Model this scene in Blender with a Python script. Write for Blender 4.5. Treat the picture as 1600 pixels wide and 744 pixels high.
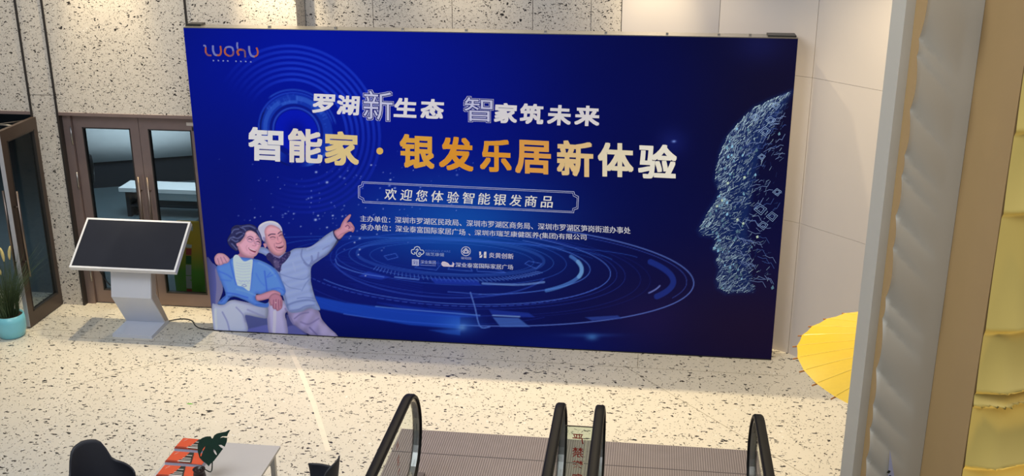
import bpy, bmesh, math, random
import numpy as np
from mathutils import Vector, Matrix, noise

for _o in list(bpy.data.objects):
    bpy.data.objects.remove(_o)
SC = bpy.context.scene
COL = SC.collection
random.seed(7)
PI = math.pi

# ------------------------------------------------------------------ camera
F_PX = 1710.016
CAM_ROT = (1.23485865, 0.00216739, 0.12871627)
CAM_LOC = (4.8292682, -10.8512046, 5.08247402)
_c = bpy.data.cameras.new('camera')
_c.sensor_width = 36.0
_c.lens = F_PX / 1600.0 * 36.0
_c.clip_start = 0.05
_c.clip_end = 200
cam = bpy.data.objects.new('camera', _c)
cam.location = CAM_LOC
cam.rotation_euler = CAM_ROT
COL.objects.link(cam)
SC.camera = cam

# ------------------------------------------------------------------ world, lights, exposure
w = bpy.data.worlds.new('world')
SC.world = w
w.use_nodes = True
w.node_tree.nodes['Background'].inputs[0].default_value = (0.90, 0.93, 1.0, 1)
w.node_tree.nodes['Background'].inputs[1].default_value = 0.26
SC.view_settings.view_transform = 'Standard'
SC.view_settings.look = 'None'
SC.view_settings.gamma = 1
SC.view_settings.exposure = 0.0


def lamp(name, kind, loc, target, energy, color, **kw):
    l = bpy.data.lights.new(name, kind)
    l.energy = energy
    l.color = color
    for k, v in kw.items():
        setattr(l, k, v)
    o = bpy.data.objects.new(name, l)
    o.location = loc
    o.rotation_euler = (Vector(target) - Vector(loc)).to_track_quat('-Z', 'Y').to_euler()
    COL.objects.link(o)
    return o


WARM = (1.0, 0.82, 0.52)
# ceiling downlights washing the wall behind the banner
for lx, ly, e, cone in ((-3.0, .30, 240, 84), (-1.07, .30, 560, 78), (.80, .30, 500, 78), (2.75, .47, 600, 84), (4.70, .47, 620, 90), (6.5, -1.5, 520, 104)):
    lamp('wall_downlight', 'SPOT', (lx, ly, 5.33), (lx, ly - (1.6 if 2 < lx < 6 else 0), 0), e, WARM, spot_size=math.radians(cone), spot_blend=1.0, shadow_soft_size=.03)
# extra narrow spots added to shape the scallops on the wall
for lx, ly, e in ((-1.1, .0, 330), (.86, .0, 600), (4.8, .15, 220)):
    lamp('added_scallop_spot', 'SPOT', (lx, ly, 5.33), (lx, .9, 2.3), e, WARM, spot_size=math.radians(36), spot_blend=.9, shadow_soft_size=.03)
# unseen cool area fills added overhead for the hall's ambient light
lamp('hall_ambient_fill', 'AREA', (1.0, -5.5, 6.8), (1.5, -2.5, 0), 270, (.88, .93, 1.0), shape='RECTANGLE', size=5, size_y=3)
lamp('hall_ambient_fill', 'AREA', (6.0, -10.0, 7.0), (3.0, 0, 1.0), 90, (.92, .95, 1.0), shape='RECTANGLE', size=4, size_y=2)
# warm lamps over the relief columns at the right
lamp('column_lamp', 'SPOT', (6.95, -6.55, .7), (6.62, -5.85, 2.7), 95, (1.0, .76, .27), spot_size=math.radians(110), spot_blend=.9, shadow_soft_size=.05)
lamp('shop_light', 'AREA', (-2.6, 3.6, 3.3), (-3.2, 5, 0), 330, (.8, .92, 1.0), shape='RECTANGLE', size=3, size_y=3)

# ------------------------------------------------------------------ camera model used for measuring positions
_R = np.array(cam.rotation_euler.to_matrix())
_C = np.array(CAM_LOC)


def ray(u, v):
    return _R @ np.array([(u - 800) / F_PX, -(v - 372) / F_PX, -1.0])


def ony(u, v, y=0.0):
    d = ray(u, v)
    t = (y - _C[1]) / d[1]
    return _C + t * d


def onz(u, v, z=0.0):
    d = ray(u, v)
    t = (z - _C[2]) / d[2]
    return _C + t * d


def project(p):
    q = (np.asarray(p, float) - _C) @ _R
    return 800 + F_PX * q[..., 0] / -q[..., 2], 372 - F_PX * q[..., 1] / -q[..., 2]


# ------------------------------------------------------------------ materials
def srgb(r, g, b):
    def f(c):
        c /= 255.0
        return c / 12.92 if c <= .04045 else ((c + .055) / 1.055) ** 2.4
    return (f(r), f(g), f(b), 1.0)


def mat(name, col, rough=.5, metal=0.0, noise_amt=0.08, noise_scale=12, bump=0.0, spec=.5, bump_scale=60):
    m = bpy.data.materials.new(name)
    m.use_nodes = True
    nt = m.node_tree
    b = nt.nodes['Principled BSDF']
    b.inputs['Roughness'].default_value = rough
    b.inputs['Metallic'].default_value = metal
    b.inputs['Specular IOR Level'].default_value = spec
    tc = nt.nodes.new('ShaderNodeTexCoord')
    n = nt.nodes.new('ShaderNodeTexNoise')
    n.inputs['Scale'].default_value = noise_scale
    n.inputs['Detail'].default_value = 4
    nt.links.new(tc.outputs['Object'], n.inputs['Vector'])
    mx = nt.nodes.new('ShaderNodeMix')
    mx.data_type = 'RGBA'
    mx.inputs[6].default_value = tuple(c * (1 - noise_amt) for c in col[:3]) + (1,)
    mx.inputs[7].default_value = tuple(min(1, c * (1 + noise_amt)) for c in col[:3]) + (1,)
    nt.links.new(n.outputs['Fac'], mx.inputs[0])
    nt.links.new(mx.outputs[2], b.inputs['Base Color'])
    if bump:
        n2 = nt.nodes.new('ShaderNodeTexNoise')
        n2.inputs['Scale'].default_value = bump_scale
        nt.links.new(tc.outputs['Object'], n2.inputs['Vector'])
        bp = nt.nodes.new('ShaderNodeBump')
        bp.inputs['Strength'].default_value = bump
        bp.inputs['Distance'].default_value = .01
        nt.links.new(n2.outputs['Fac'], bp.inputs['Height'])
        nt.links.new(bp.outputs[0], b.inputs['Normal'])
    return m


def terrazzo(name, base, rough, density=.5, stretch=(1, 1, 1), k=1.0):
    """pale binder with dark, brown and small chips of random size and angle"""
    m = bpy.data.materials.new(name)
    m.use_nodes = True
    nt = m.node_tree
    L = nt.links.new
    b = nt.nodes['Principled BSDF']
    b.inputs['Roughness'].default_value = rough
    tc = nt.nodes.new('ShaderNodeTexCoord')
    mp = nt.nodes.new('ShaderNodeMapping')
    mp.inputs['Scale'].default_value = stretch
    L(tc.outputs['Object'], mp.inputs[0])
    nd = nt.nodes.new('ShaderNodeTexNoise')
    nd.inputs['Scale'].default_value = 14
    nd.inputs['Detail'].default_value = 2
    L(mp.outputs[0], nd.inputs['Vector'])
    sc_ = nt.nodes.new('ShaderNodeVectorMath')
    sc_.operation = 'MULTIPLY_ADD'
    L(nd.outputs['Color'], sc_.inputs[0])
    sc_.inputs[1].default_value = (.09, .09, .09)
    L(mp.outputs[0], sc_.inputs[2])
    base_n = nt.nodes.new('ShaderNodeTexNoise')
    base_n.inputs['Scale'].default_value = 1.3
    base_n.inputs['Detail'].default_value = 5
    L(tc.outputs['Object'], base_n.inputs['Vector'])
    mb = nt.nodes.new('ShaderNodeMix')
    mb.data_type = 'RGBA'
    mb.inputs[6].default_value = tuple(c * .92 for c in base[:3]) + (1,)
    mb.inputs[7].default_value = tuple(min(1, c * 1.06) for c in base[:3]) + (1,)
    L(base_n.outputs['Fac'], mb.inputs[0])
    cur = mb.outputs[2]
    for scale, rmax, prob, chip, st in ((17 * k, .31, .44 * density * 2, srgb(48, 44, 42), (.62, 1.7, 1.6)),
                                        (27 * k, .28, .40 * density * 2, srgb(70, 60, 50), (1.9, .62, 1.6)),
                                        (44 * k, .27, .34 * density * 2, srgb(104, 96, 84), (.8, 1.6, 1.2)),
                                        (22 * k, .20, .15, srgb(232, 228, 220), (1, 1, 1))):
        mp2 = nt.nodes.new('ShaderNodeMapping')
        mp2.inputs['Scale'].default_value = st
        mp2.inputs['Rotation'].default_value = (.3 * scale, .1 * scale, .37 * scale)
        L(sc_.outputs[0], mp2.inputs[0])
        v = nt.nodes.new('ShaderNodeTexVoronoi')
        v.inputs['Scale'].default_value = scale
        L(mp2.outputs[0], v.inputs['Vector'])
        sep = nt.nodes.new('ShaderNodeSeparateColor')
        L(v.outputs['Color'], sep.inputs[0])
        # radius = rmax * random, zero when random2 > prob
        mr = nt.nodes.new('ShaderNodeMath')
        mr.operation = 'MULTIPLY_ADD'
        L(sep.outputs[0], mr.inputs[0])
        mr.inputs[1].default_value = rmax * .85
        mr.inputs[2].default_value = rmax * .45
        lt = nt.nodes.new('ShaderNodeMath')
        lt.operation = 'LESS_THAN'
        L(sep.outputs[1], lt.inputs[0])
        lt.inputs[1].default_value = prob
        ml = nt.nodes.new('ShaderNodeMath')
        ml.operation = 'MULTIPLY'
        L(mr.outputs[0], ml.inputs[0])
        L(lt.outputs[0], ml.inputs[1])
        ls = nt.nodes.new('ShaderNodeMath')
        ls.operation = 'LESS_THAN'
        L(v.outputs['Distance'], ls.inputs[0])
        L(ml.outputs[0], ls.inputs[1])
        mx = nt.nodes.new('ShaderNodeMix')
        mx.data_type = 'RGBA'
        L(ls.outputs[0], mx.inputs[0])
        L(cur, mx.inputs[6])
        mx.inputs[7].default_value = chip
        cur = mx.outputs[2]
    L(cur, b.inputs['Base Color'])
    return m


def glass(name, tint=(.9, .96, .94, 1), refl=.12, rough=.02, ior=1.5):
    """thin sheet: mostly lets light through, mirrors a little"""
    m = bpy.data.materials.new(name)
    m.use_nodes = True
    nt = m.node_tree
    nt.nodes.remove(nt.nodes['Principled BSDF'])
    out = nt.nodes['Material Output']
    t = nt.nodes.new('ShaderNodeBsdfTransparent')
    t.inputs[0].default_value = tint
    g = nt.nodes.new('ShaderNodeBsdfGlossy')
    g.inputs['Roughness'].default_value = rough
    geo = nt.nodes.new('ShaderNodeNewGeometry')
    dt = nt.nodes.new('ShaderNodeVectorMath'); dt.operation = 'DOT_PRODUCT'
    nt.links.new(geo.outputs['Normal'], dt.inputs[0]); nt.links.new(geo.outputs['Incoming'], dt.inputs[1])

    def mth(op, a, b=None):
        q = nt.nodes.new('ShaderNodeMath'); q.operation = op
        nt.links.new(a, q.inputs[0])
        if b is not None: q.inputs[1].default_value = b
        return q.outputs[0]
    c_ = mth('ABSOLUTE', dt.outputs['Value'])
    one = mth('SUBTRACT', mth('MULTIPLY', c_, -1.0), -1.0)
    ad = mth('ADD', mth('MULTIPLY', mth('POWER', one, 5.0), .40), .02 + refl).node
    mx = nt.nodes.new('ShaderNodeMixShader')
    nt.links.new(ad.outputs[0], mx.inputs[0])
    nt.links.new(t.outputs[0], mx.inputs[1])
    nt.links.new(g.outputs[0], mx.inputs[2])
    nt.links.new(mx.outputs[0], out.inputs[0])
    return m


def print_mat(name, rough=.42):
    m = bpy.data.materials.new(name)
    m.use_nodes = True
    nt = m.node_tree
    b = nt.nodes['Principled BSDF']
    b.inputs['Roughness'].default_value = rough
    b.inputs['Specular IOR Level'].default_value = .06
    a = nt.nodes.new('ShaderNodeAttribute')
    a.attribute_name = 'ink'
    nt.links.new(a.outputs['Color'], b.inputs['Base Color'])
    return m


M = {}
M['floor'] = terrazzo('terrazzo_floor', srgb(216, 209, 194), .30, .40, k=1.15)
M['wall'] = terrazzo('terrazzo_wall', srgb(210, 202, 190), .35, .66, k=1.9)
M['white'] = mat('warm_white_panel', srgb(214, 206, 200), .45, 0, .02, 2)
M['bronze'] = mat('bronze_door_frame', srgb(142, 124, 120), .32, .45, .1, 8)
M['bronze_shaded'] = mat('shaded_bronze_leaf', srgb(78, 66, 60), .38, .4, .1, 8)  # the door bronze with the open leaf's shade put into the colour
M['steel_dark'] = mat('dark_channel', srgb(62, 58, 56), .4, .5)
M['edge_grey'] = mat('grey_edge_profile', srgb(176, 176, 180), .5)
M['steel'] = mat('brushed_steel', srgb(160, 158, 156), .32, .9)
M['handle'] = mat('polished_handle', srgb(128, 116, 108), .3, .9)
M['glass_door'] = glass('door_glass', (.64, .70, .72, 1), .0, .01, 1.3)
M['glass_clear'] = glass('clear_glass', (.95, .98, .96, 1), .0, .01, 1.12)
M['acrylic'] = glass('clear_acrylic', (.80, .86, .82, 1), .02, .03)
M['ink'] = print_mat('banner_print')
M['banner_side'] = mat('banner_edge_vinyl', srgb(10, 18, 110), .4)
M['rubber'] = mat('black_rubber', srgb(16, 16, 18), .5, 0, .2, 6, spec=.18)
M['black'] = mat('black_plastic', srgb(24, 24, 26), .4)
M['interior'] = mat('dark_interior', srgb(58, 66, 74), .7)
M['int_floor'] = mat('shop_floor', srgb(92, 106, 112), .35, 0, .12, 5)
M['kiosk'] = mat('white_powder_coat', srgb(205, 210, 222), .3, 0, .02)
M['kiosk_side'] = mat('grey_side_panel', srgb(170, 160, 155), .45, 0, .03)
M['screen'] = mat('black_screen', srgb(32, 35, 46), .10, 0, .15, 3)
M['pot'] = mat('turquoise_glaze', srgb(120, 196, 215), .3, 0, .06, 6)
M['soil'] = mat('soil', srgb(50, 38, 28), .9, 0, .3, 40, .5)
M['grass'] = mat('grass_blade', srgb(66, 84, 54), .6, 0, .35, 30)
M['plume'] = mat('grass_plume', srgb(200, 185, 125), .9, 0, .2, 60, .5)
M['plate'] = mat('ribbed_aluminium', srgb(140, 132, 136), .45, .3, .15, 9)
M['plate_gap'] = mat('plate_groove', srgb(104, 98, 102), .6, .2)
M['chair'] = mat('charcoal_shell', srgb(42, 43, 50), .5, 0, .05)
M['cushion'] = mat('blue_grey_cushion', srgb(58, 64, 86), .8, 0, .12, 40, .3)
M['wood'] = mat('beech_leg', srgb(170, 128, 84), .5, 0, .2, 20)
M['table'] = mat('white_table_top', srgb(196, 190, 184), .22, 0, .02)
M['orange'] = mat('orange_cover', srgb(222, 84, 44), .45, 0, .05)
M['orange_dark'] = mat('dark_orange_band', srgb(150, 48, 24), .45)
M['page'] = mat('page_edges', srgb(190, 186, 205), .8, 0, .12, 90)
M['ink_black'] = mat('black_print', srgb(28, 36, 30), .5)
M['ink_white'] = mat('pale_print', srgb(215, 205, 195), .5)
M['leaf'] = mat('monstera_leaf', srgb(14, 48, 34), .38, 0, .25, 14)
M['stem'] = mat('dark_stem', srgb(34, 42, 26), .6)
M['vase'] = mat('dark_brown_vase', srgb(48, 32, 28), .25, 0, .15)
M['relief'] = mat('plaster_relief', srgb(208, 202, 186), .6, 0, .03, 3)
M['tan'] = mat('tan_paint', srgb(186, 152, 100), .6, 0, .05, 2)
M['parasol'] = mat('oil_paper', srgb(252, 208, 52), .30, 0, .06, 30)
M['parasol_hi'] = mat('oil_paper_fold', srgb(254, 224, 110), .25)
M['bamboo'] = mat('bamboo', srgb(196, 124, 50), .5, 0, .2, 25)
M['red'] = mat('red_vinyl', srgb(170, 40, 30), .5)
M['bag'] = mat('bag', srgb(120, 160, 50), .5)
M['tape'] = mat('pale_inlay', srgb(232, 222, 204), .35)
M['joint'] = mat('floor_joint', srgb(150, 140, 122), .6)
M['bed'] = mat('white_bedding', srgb(238, 238, 238), .8)
M['bed_base'] = mat('dark_bed_base', srgb(30, 34, 42), .6)
M['txt_white'] = mat('white_ink', srgb(232, 226, 240), .5, 0, .01)
M['txt_soft'] = mat('soft_white_ink', srgb(190, 195, 228), .5, 0, .01)


# ------------------------------------------------------------------ mesh helpers
def link(name, me, m=None, parent=None, loc=None):
    o = bpy.data.objects.new(name, me)
    if m is not None:
        o.data.materials.append(m)
    COL.objects.link(o)
    if parent is not None:
        o.parent = parent
    if loc is not None:
        o.location = loc
    return o


def tag(o, label=None, cat=None, group=None, kind=None):
    if label: o['label'] = label
    if cat: o['category'] = cat
    if group: o['group'] = group
    if kind: o['kind'] = kind
    return o


def thing(name, label, cat, loc=(0, 0, 0), rz=0, group=None):
    o = bpy.data.objects.new(name, None)
    o.empty_display_size = .1
    COL.objects.link(o)
    o.location = loc
    o.rotation_euler = (0, 0, rz)
    return tag(o, label, cat, group)


def structure(name, loc=(0, 0, 0)):
    o = bpy.data.objects.new(name, None)
    COL.objects.link(o)
    o.location = loc
    o['kind'] = 'structure'
    return o


def bm_obj(name, bm, m, parent=None, smooth=False, loc=None, bevel=0):
    if bevel:
        bmesh.ops.bevel(bm, geom=[e for e in bm.edges if len(e.link_faces) == 2 and e.calc_face_angle(0) > .5], offset=bevel, segments=2, affect='EDGES')
    bmesh.ops.recalc_face_normals(bm, faces=bm.faces)
    me = bpy.data.meshes.new(name)
    bm.to_mesh(me)
    bm.free()
    if smooth:
        for p in me.polygons:
            p.use_smooth = True
    return link(name, me, m, parent, loc)


def add_box(bm, x0, x1, y0, y1, z0, z1):
    vs = [bm.verts.new(p) for p in ((x0, y0, z0), (x1, y0, z0), (x1, y1, z0), (x0, y1, z0), (x0, y0, z1), (x1, y0, z1), (x1, y1, z1), (x0, y1, z1))]
    for f in ((0, 3, 2, 1), (4, 5, 6, 7), (0, 1, 5, 4), (1, 2, 6, 5), (2, 3, 7, 6), (3, 0, 4, 7)):
        bm.faces.new([vs[i] for i in f])
    return vs


def box(name, x0, x1, y0, y1, z0, z1, m, parent=None, bevel=0):
    bm = bmesh.new()
    add_box(bm, x0, x1, y0, y1, z0, z1)
    return bm_obj(name, bm, m, parent, bevel=bevel)


def prism(bm, pts, axis, a0, a1):
    """extrude polygon pts along an axis; pts are 2-D in the other two axes (in order)"""
    def mk(p, a):
        if axis == 'x': return (a, p[0], p[1])
        if axis == 'y': return (p[0], a, p[1])
        return (p[0], p[1], a)
    A = [bm.verts.new(mk(p, a0)) for p in pts]
    B = [bm.verts.new(mk(p, a1)) for p in pts]
    n = len(pts)
    bm.faces.new(A)
    bm.faces.new(B[::-1])
    for i in range(n):
        j = (i + 1) % n
        bm.faces.new((A[i], B[i], B[j], A[j]))


def add_tube(bm, pts, rad, seg=10, cap=True):
    pts = [Vector(p) for p in pts]
    if not isinstance(rad, (list, tuple)):
        rad = [rad] * len(pts)
    rings = []
    up = Vector((0, 0, 1))
    prev = None
    for i, p in enumerate(pts):
        d = (pts[min(i + 1, len(pts) - 1)] - pts[max(i - 1, 0)]).normalized()
        if prev is None:
            a = d.cross(up)
            if a.length < 1e-3: a = d.cross(Vector((1, 0, 0)))
            a.normalize()
        else:
            a = (prev - d * prev.dot(d)).normalized()
        prev = a
        b = d.cross(a)
        rings.append([bm.verts.new(p + (a * math.cos(2 * PI * k / seg) + b * math.sin(2 * PI * k / seg)) * rad[i]) for k in range(seg)])
    for r0, r1 in zip(rings, rings[1:]):
        for k in range(seg):
            bm.faces.new((r0[k], r0[(k + 1) % seg], r1[(k + 1) % seg], r1[k]))
    if cap:
        bm.faces.new(rings[0][::-1])
        bm.faces.new(rings[-1])


def tube(name, pts, rad, m, parent=None, seg=10):
    bm = bmesh.new()
    add_tube(bm, pts, rad, seg)
    return bm_obj(name, bm, m, parent, smooth=True)


def add_lathe(bm, prof, seg=40, c=(0, 0)):
    rings = []
    for r, z in prof:
        rings.append([bm.verts.new((c[0] + r * math.cos(2 * PI * k / seg), c[1] + r * math.sin(2 * PI * k / seg), z)) for k in range(seg)])
    for r0, r1 in zip(rings, rings[1:]):
        for k in range(seg):
            bm.faces.new((r0[k], r0[(k + 1) % seg], r1[(k + 1) % seg], r1[k]))
    bm.faces.new(rings[0][::-1])
    bm.faces.new(rings[-1])


def loft(bm, profs, closed=True, cap=True):
    rs = [[bm.verts.new(p) for p in pr] for pr in profs]
    n = len(rs[0])
    for a, b in zip(rs, rs[1:]):
        for k in range(n if closed else n - 1):
            j = (k + 1) % n
            bm.faces.new((a[k], a[j], b[j], b[k]))
    if cap and closed:
        bm.faces.new(rs[0][::-1])
        bm.faces.new(rs[-1])


def spline(P, n=8, closed=False):
    P = [np.array(p, float) for p in P]
    N = len(P)
    out = []
    rng = range(N) if closed else range(N - 1)
    for i in rng:
        if closed:
            p0, p1, p2, p3 = P[i - 1], P[i], P[(i + 1) % N], P[(i + 2) % N]
        else:
            p0, p1, p2, p3 = P[max(i - 1, 0)], P[i], P[i + 1], P[min(i + 2, N - 1)]
        for k in range(n):
            t = k / n
            out.append(.5 * ((2 * p1) + (-p0 + p2) * t + (2 * p0 - 5 * p1 + 4 * p2 - p3) * t * t + (-p0 + 3 * p1 - 3 * p2 + p3) * t ** 3))
    if not closed: out.append(P[-1])
    return out


def resample(P, n):
    P = np.array(P)
    d = np.concatenate([[0], np.cumsum(np.linalg.norm(np.diff(P, axis=0), axis=1))])
    t = np.linspace(0, d[-1], n)
    return np.stack([np.interp(t, d, P[:, k]) for k in range(P.shape[1])], 1)


# ================================================================== FLOOR
floor = box('floor', -9, 12, -14, .85, -.12, 0, M['floor'])
floor['kind'] = 'structure'


def strip(pts, wid, m, z=.0015, name='floor_joint'):
    bm = bmesh.new()
    for a, b in zip(pts, pts[1:]):
        a = Vector((a[0], a[1])); b = Vector((b[0], b[1]))
        d = (b - a).normalized()
        n = Vector((-d.y, d.x)) * wid / 2
        q = [a + n, b + n, b - n, a - n]
        prism(bm, [(p.x, p.y) for p in q][::-1], 'z', .0001, z)
    return bm_obj(name, bm, m, floor)


for pts in ([(.27, -.37), (-.95, -1.52)], [(-2.6, -.36), (1.0, -.36)], [(1.0, -.36), (4.67, -.36)], [(4.67, -.36), (5.85, -1.77)],
            [(5.97, -1.93), (7.4, -3.62)], [(4.79, -.36), (4.79, -.02)], [(.44, -.36), (.44, -.02)], [(-2.6, -.62), (-1.95, -.2), (-1.4, -.2)], [(4.67, -.36), (6.3, -.36)]):
    strip(pts, .006, M['joint'], .0006)
strip([(1.03, -.39), (1.30, -.88), (1.66, -1.58), (2.05, -2.42)], .05, M['tape'], .0012, 'floor_inlay')

# ================================================================== BACK WALL (terrazzo slabs with metal channels)
WY = .53     # front of the left wall
RY = .85     # recessed part
DY = .62     # door plane
ZT = 5.2
wall = structure('wall_back')


def slab(x0, x1, y0, y1, z0, z1, parent=wall, m=None, name='wall_panel'):
    return box(name, x0, x1, y0, y1, z0, z1, m or M['wall'], parent, .003)


DT = 2.36    # door head
slab(-2.13, -1.84, WY, WY + .10, 0, 2.55)
slab(-2.13, -1.84, WY, WY + .10, 2.556, ZT)
slab(-1.82, -.20, WY, WY + .10, DT, ZT)
slab(-.18, 1.04, WY, WY + .10, 0, ZT)
slab(-3.9, -2.15, WY, WY + .10, DT, ZT)
slab(-6.2, -3.906, WY, WY + .10, 0, ZT)
slab(.945, 1.035, WY + .103, RY, 0, ZT)          # return face
for a, b in ((1.04, 1.79), (1.796, 2.66), (2.666, 3.53), (3.536, 4.15), (4.156, 4.47)):
    slab(a, b, RY, RY + .1, 0, ZT)
for x in (-2.14, -1.83, -.19):
    box('metal_channel', x - .012, x + .012, WY - .012, WY + .09, 0 if x < -1 else 2.37, ZT, M['steel_dark'], wall)
for x0, x1 in ((-1.84, -.2), (-3.9, -2.13)):
    box('head_trim', x0, x1, WY - .006, WY + .14, DT - .035, DT, M['bronze'], wall)

# ================================================================== WHITE FACETED WALL
wr = structure('wall_right')
V = [(4.476, .85), (5.485, .75), (6.395, .20), (7.92, -1.38)]
zs = [0, 1.48, 3.0, 4.5, 5.2]
for i in range(3):
    (xa, ya), (xb, yb) = V[i], V[i + 1]
    d = Vector((xb - xa, yb - ya)).normalized()
    n = Vector((-d.y, d.x))
    g = .0022
    for z0, z1 in zip(zs, zs[1:]):
        if i < 1 and z0 > 0: 
            if z0 != 1.48: continue
            z1 = 5.2
        bm = bmesh.new()
        a = Vector((xa, ya)) + d * g; b = Vector((xb, yb)) - d * g
        q = [a, b, b + n * .05, a + n * .05]
        prism(bm, [(p.x, p.y) for p in q], 'z', z0 + (.003 if z0 else 0), z1)
        bm_obj('wall_panel', bm, M['white'], wr)
    bm = bmesh.new()
    a = Vector((xa, ya)) + n * .052 - d * .02; b = Vector((xb, yb)) + n * .052 + d * .02
    q = [a, b, b + n * .03, a + n * .03]
    prism(bm, [(p.x, p.y) for p in q], 'z', 0, 5.2)
    bm_obj('backing_board', bm, M['steel_dark'], wr)

# ================================================================== SHOP INTERIOR BEHIND THE DOORS
room = structure('wall_shop')
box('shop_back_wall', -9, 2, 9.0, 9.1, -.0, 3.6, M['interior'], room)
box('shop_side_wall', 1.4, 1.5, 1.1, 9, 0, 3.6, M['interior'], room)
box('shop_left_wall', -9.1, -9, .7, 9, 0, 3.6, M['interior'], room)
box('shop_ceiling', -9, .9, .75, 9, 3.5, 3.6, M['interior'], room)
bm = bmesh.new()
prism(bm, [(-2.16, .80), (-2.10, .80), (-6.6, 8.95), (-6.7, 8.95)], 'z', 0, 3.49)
bm_obj('doorway_light_block', bm, M['interior'], room)  # unseen slanted wall added to keep the left doorway dark
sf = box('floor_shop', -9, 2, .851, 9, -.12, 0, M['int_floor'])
sf['kind'] = 'structure'


# ================================================================== DOORS
def door_leaf(parent, w, h, handle_side, both=False, rail_b=.17, t=.05, m='bronze'):
    """leaf in local x 0..w (hinge at 0), y -t/2..t/2"""
    st = .105
    bm = bmesh.new()
    add_box(bm, 0, st, -t / 2, t / 2, .012, h)
    add_box(bm, w - st, w, -t / 2, t / 2, .012, h)
    add_box(bm, st, w - st, -t / 2, t / 2, .012, rail_b)
    add_box(bm, st, w - st, -t / 2, t / 2, h - .13, h)
    fr = bm_obj('leaf_frame', bm, M[m], parent)
    bm = bmesh.new()
    gz0, gz1 = rail_b, h - .13
    for a in ((st, st + .012, gz0, gz1), (w - st - .012, w - st, gz0, gz1), (st, w - st, gz0, gz0 + .012), (st, w - st, gz1 - .012, gz1)):
        add_box(bm, a[0], a[1], -t / 2 - .004, t / 2 + .004, a[2], a[3])
    bm_obj('glazing_bead', bm, M['steel_dark'], parent)
    gl = box('glass_pane', st + .005, w - st - .005, -.005, .005, gz0 + .005, gz1 - .005, M['glass_door'], parent)
    hx = w - st / 2 if handle_side > 0 else st / 2
    for s in ((-1, 1) if both else (-1,)):
        bm = bmesh.new()
        y = s * (t / 2 + .055)
        add_tube(bm, [(hx, y, .62), (hx, y, 1.62)], .014, 12)
        for z in (.80, 1.44):
            add_tube(bm, [(hx, s * t / 2, z), (hx, y, z)], .009, 8)
        bm_obj('pull_handle', bm, M['handle'], parent, smooth=True)
    return fr


d1 = structure('door_1')
LH = 2.30
ja = thing('leaf', None, None)
for _n in ('x',):
    pass


def place_leaf(door, loc, rz, w, hs, both=False, name='door_leaf'):
    e = bpy.data.objects.new(name, None)
    COL.objects.link(e)
    e.parent = door
    e.location = loc
    e.rotation_euler = (0, 0, rz)
    door_leaf(e, w, LH, hs, both, m='bronze_shaded' if both else 'bronze')
    return e


bpy.data.objects.remove(ja)
# jambs of the closed pair
box('door_jamb', -1.817, -1.72, DY - .03, DY + .13, 0, DT - .035, M['bronze'], d1)
box('door_jamb', -.205, -.12, DY - .03, DY + .13, 0, DT - .035, M['bronze'], d1)
box('door_head', -1.72, -.205, DY + .03, DY + .13, 2.31, DT - .035, M['bronze'], d1)
lf = place_leaf(d1, (-1.715, DY + .03, 0), 0, .785, 1)
for z in (1.98, 1.45, .3):
    bm = bmesh.new()
    add_tube(bm, [(-1.722, DY - .045, z), (-1.722, DY - .045, z + .2)], .011, 10)
    bm_obj('hinge', bm, M['steel'], d1, smooth=True)
e2 = place_leaf(d1, (-.925, DY + .03, 0), 0, .72, -1)
box('sticker', .57, .66, -.03, -.0255, 2.225, 2.262, M['ink_white'], e2)
box('lock_cover', .63, .675, -.03, -.0255, 2.165, 2.21, M['black'], e2)

# left opening, leaf swung out towards the hall
d2 = structure('door_2')
box('door_jamb', -2.19, -2.145, DY - .03, DY + .13, 0, DT - .035, M['bronze'], d2)
box('door_head', -3.9, -2.19, DY + .03, DY + .13, 2.31, DT - .035, M['bronze'], d2)
box('door_jamb', -3.9, -3.83, DY - .03, DY + .13, 0, 2.31, M['bronze'], d2)
e3 = place_leaf(d2, (-2.125, DY - .06, 0), math.radians(-90), .755, 1, True)
box('edge_seal', .7552, .760, -.024, .024, .02, 2.29, M['edge_grey'], e3)
box('hinge_post', -.035, .03, -.034, -.0255, .02, 2.29, M['edge_grey'], e3)
bm = bmesh.new()
add_tube(bm, [(-2.17, DY + .0, 2.25), (-2.42, DY - .35, 2.26), (-2.15, DY - .42, 2.27)], .009, 8)
bm_obj('closer_arm', bm, M['steel'], d2, smooth=True)

# ================================================================== THINGS IN THE SHOP SEEN THROUGH THE GLASS
bed = thing('low_bed', 'low white bed on a dark base, seen through the closed glass doors', 'bed', (-3.42, 6.38, 0), math.radians(24))
bm = bmesh.new()
add_box(bm, -1.25, .72, -.82, 1.2, .0, .44)
bm_obj('bed_base', bm, M['bed_base'], bed, bevel=.02)
bm = bmesh.new()
add_box(bm, -1.35, .80, -.88, 1.25, .442, .98)
bm_obj('mattress', bm, M['bed'], bed, bevel=.07, smooth=True)
bm = bmesh.new()
add_box(bm, -1.25, .72, 1.27, 1.37, .0, 1.3)
bm_obj('headboard', bm, M['bed_base'], bed, bevel=.02)

bench = thing('low_bench', 'pale low bench behind the right leaf of the closed glass doors', 'bench', (-2.35, 4.0, 0))
box('bench_top', -.6, .75, -.2, .2, .40, .46, M['bed'], bench, .01)
for x in (-.5, .65):
    box('leg', x - .03, x + .03, -.15, .15, 0, .398, M['bed_base'], bench)
box('shelf', -.469, .619, -.14, .14, .16, .18, M['bed_base'], bench)

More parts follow.
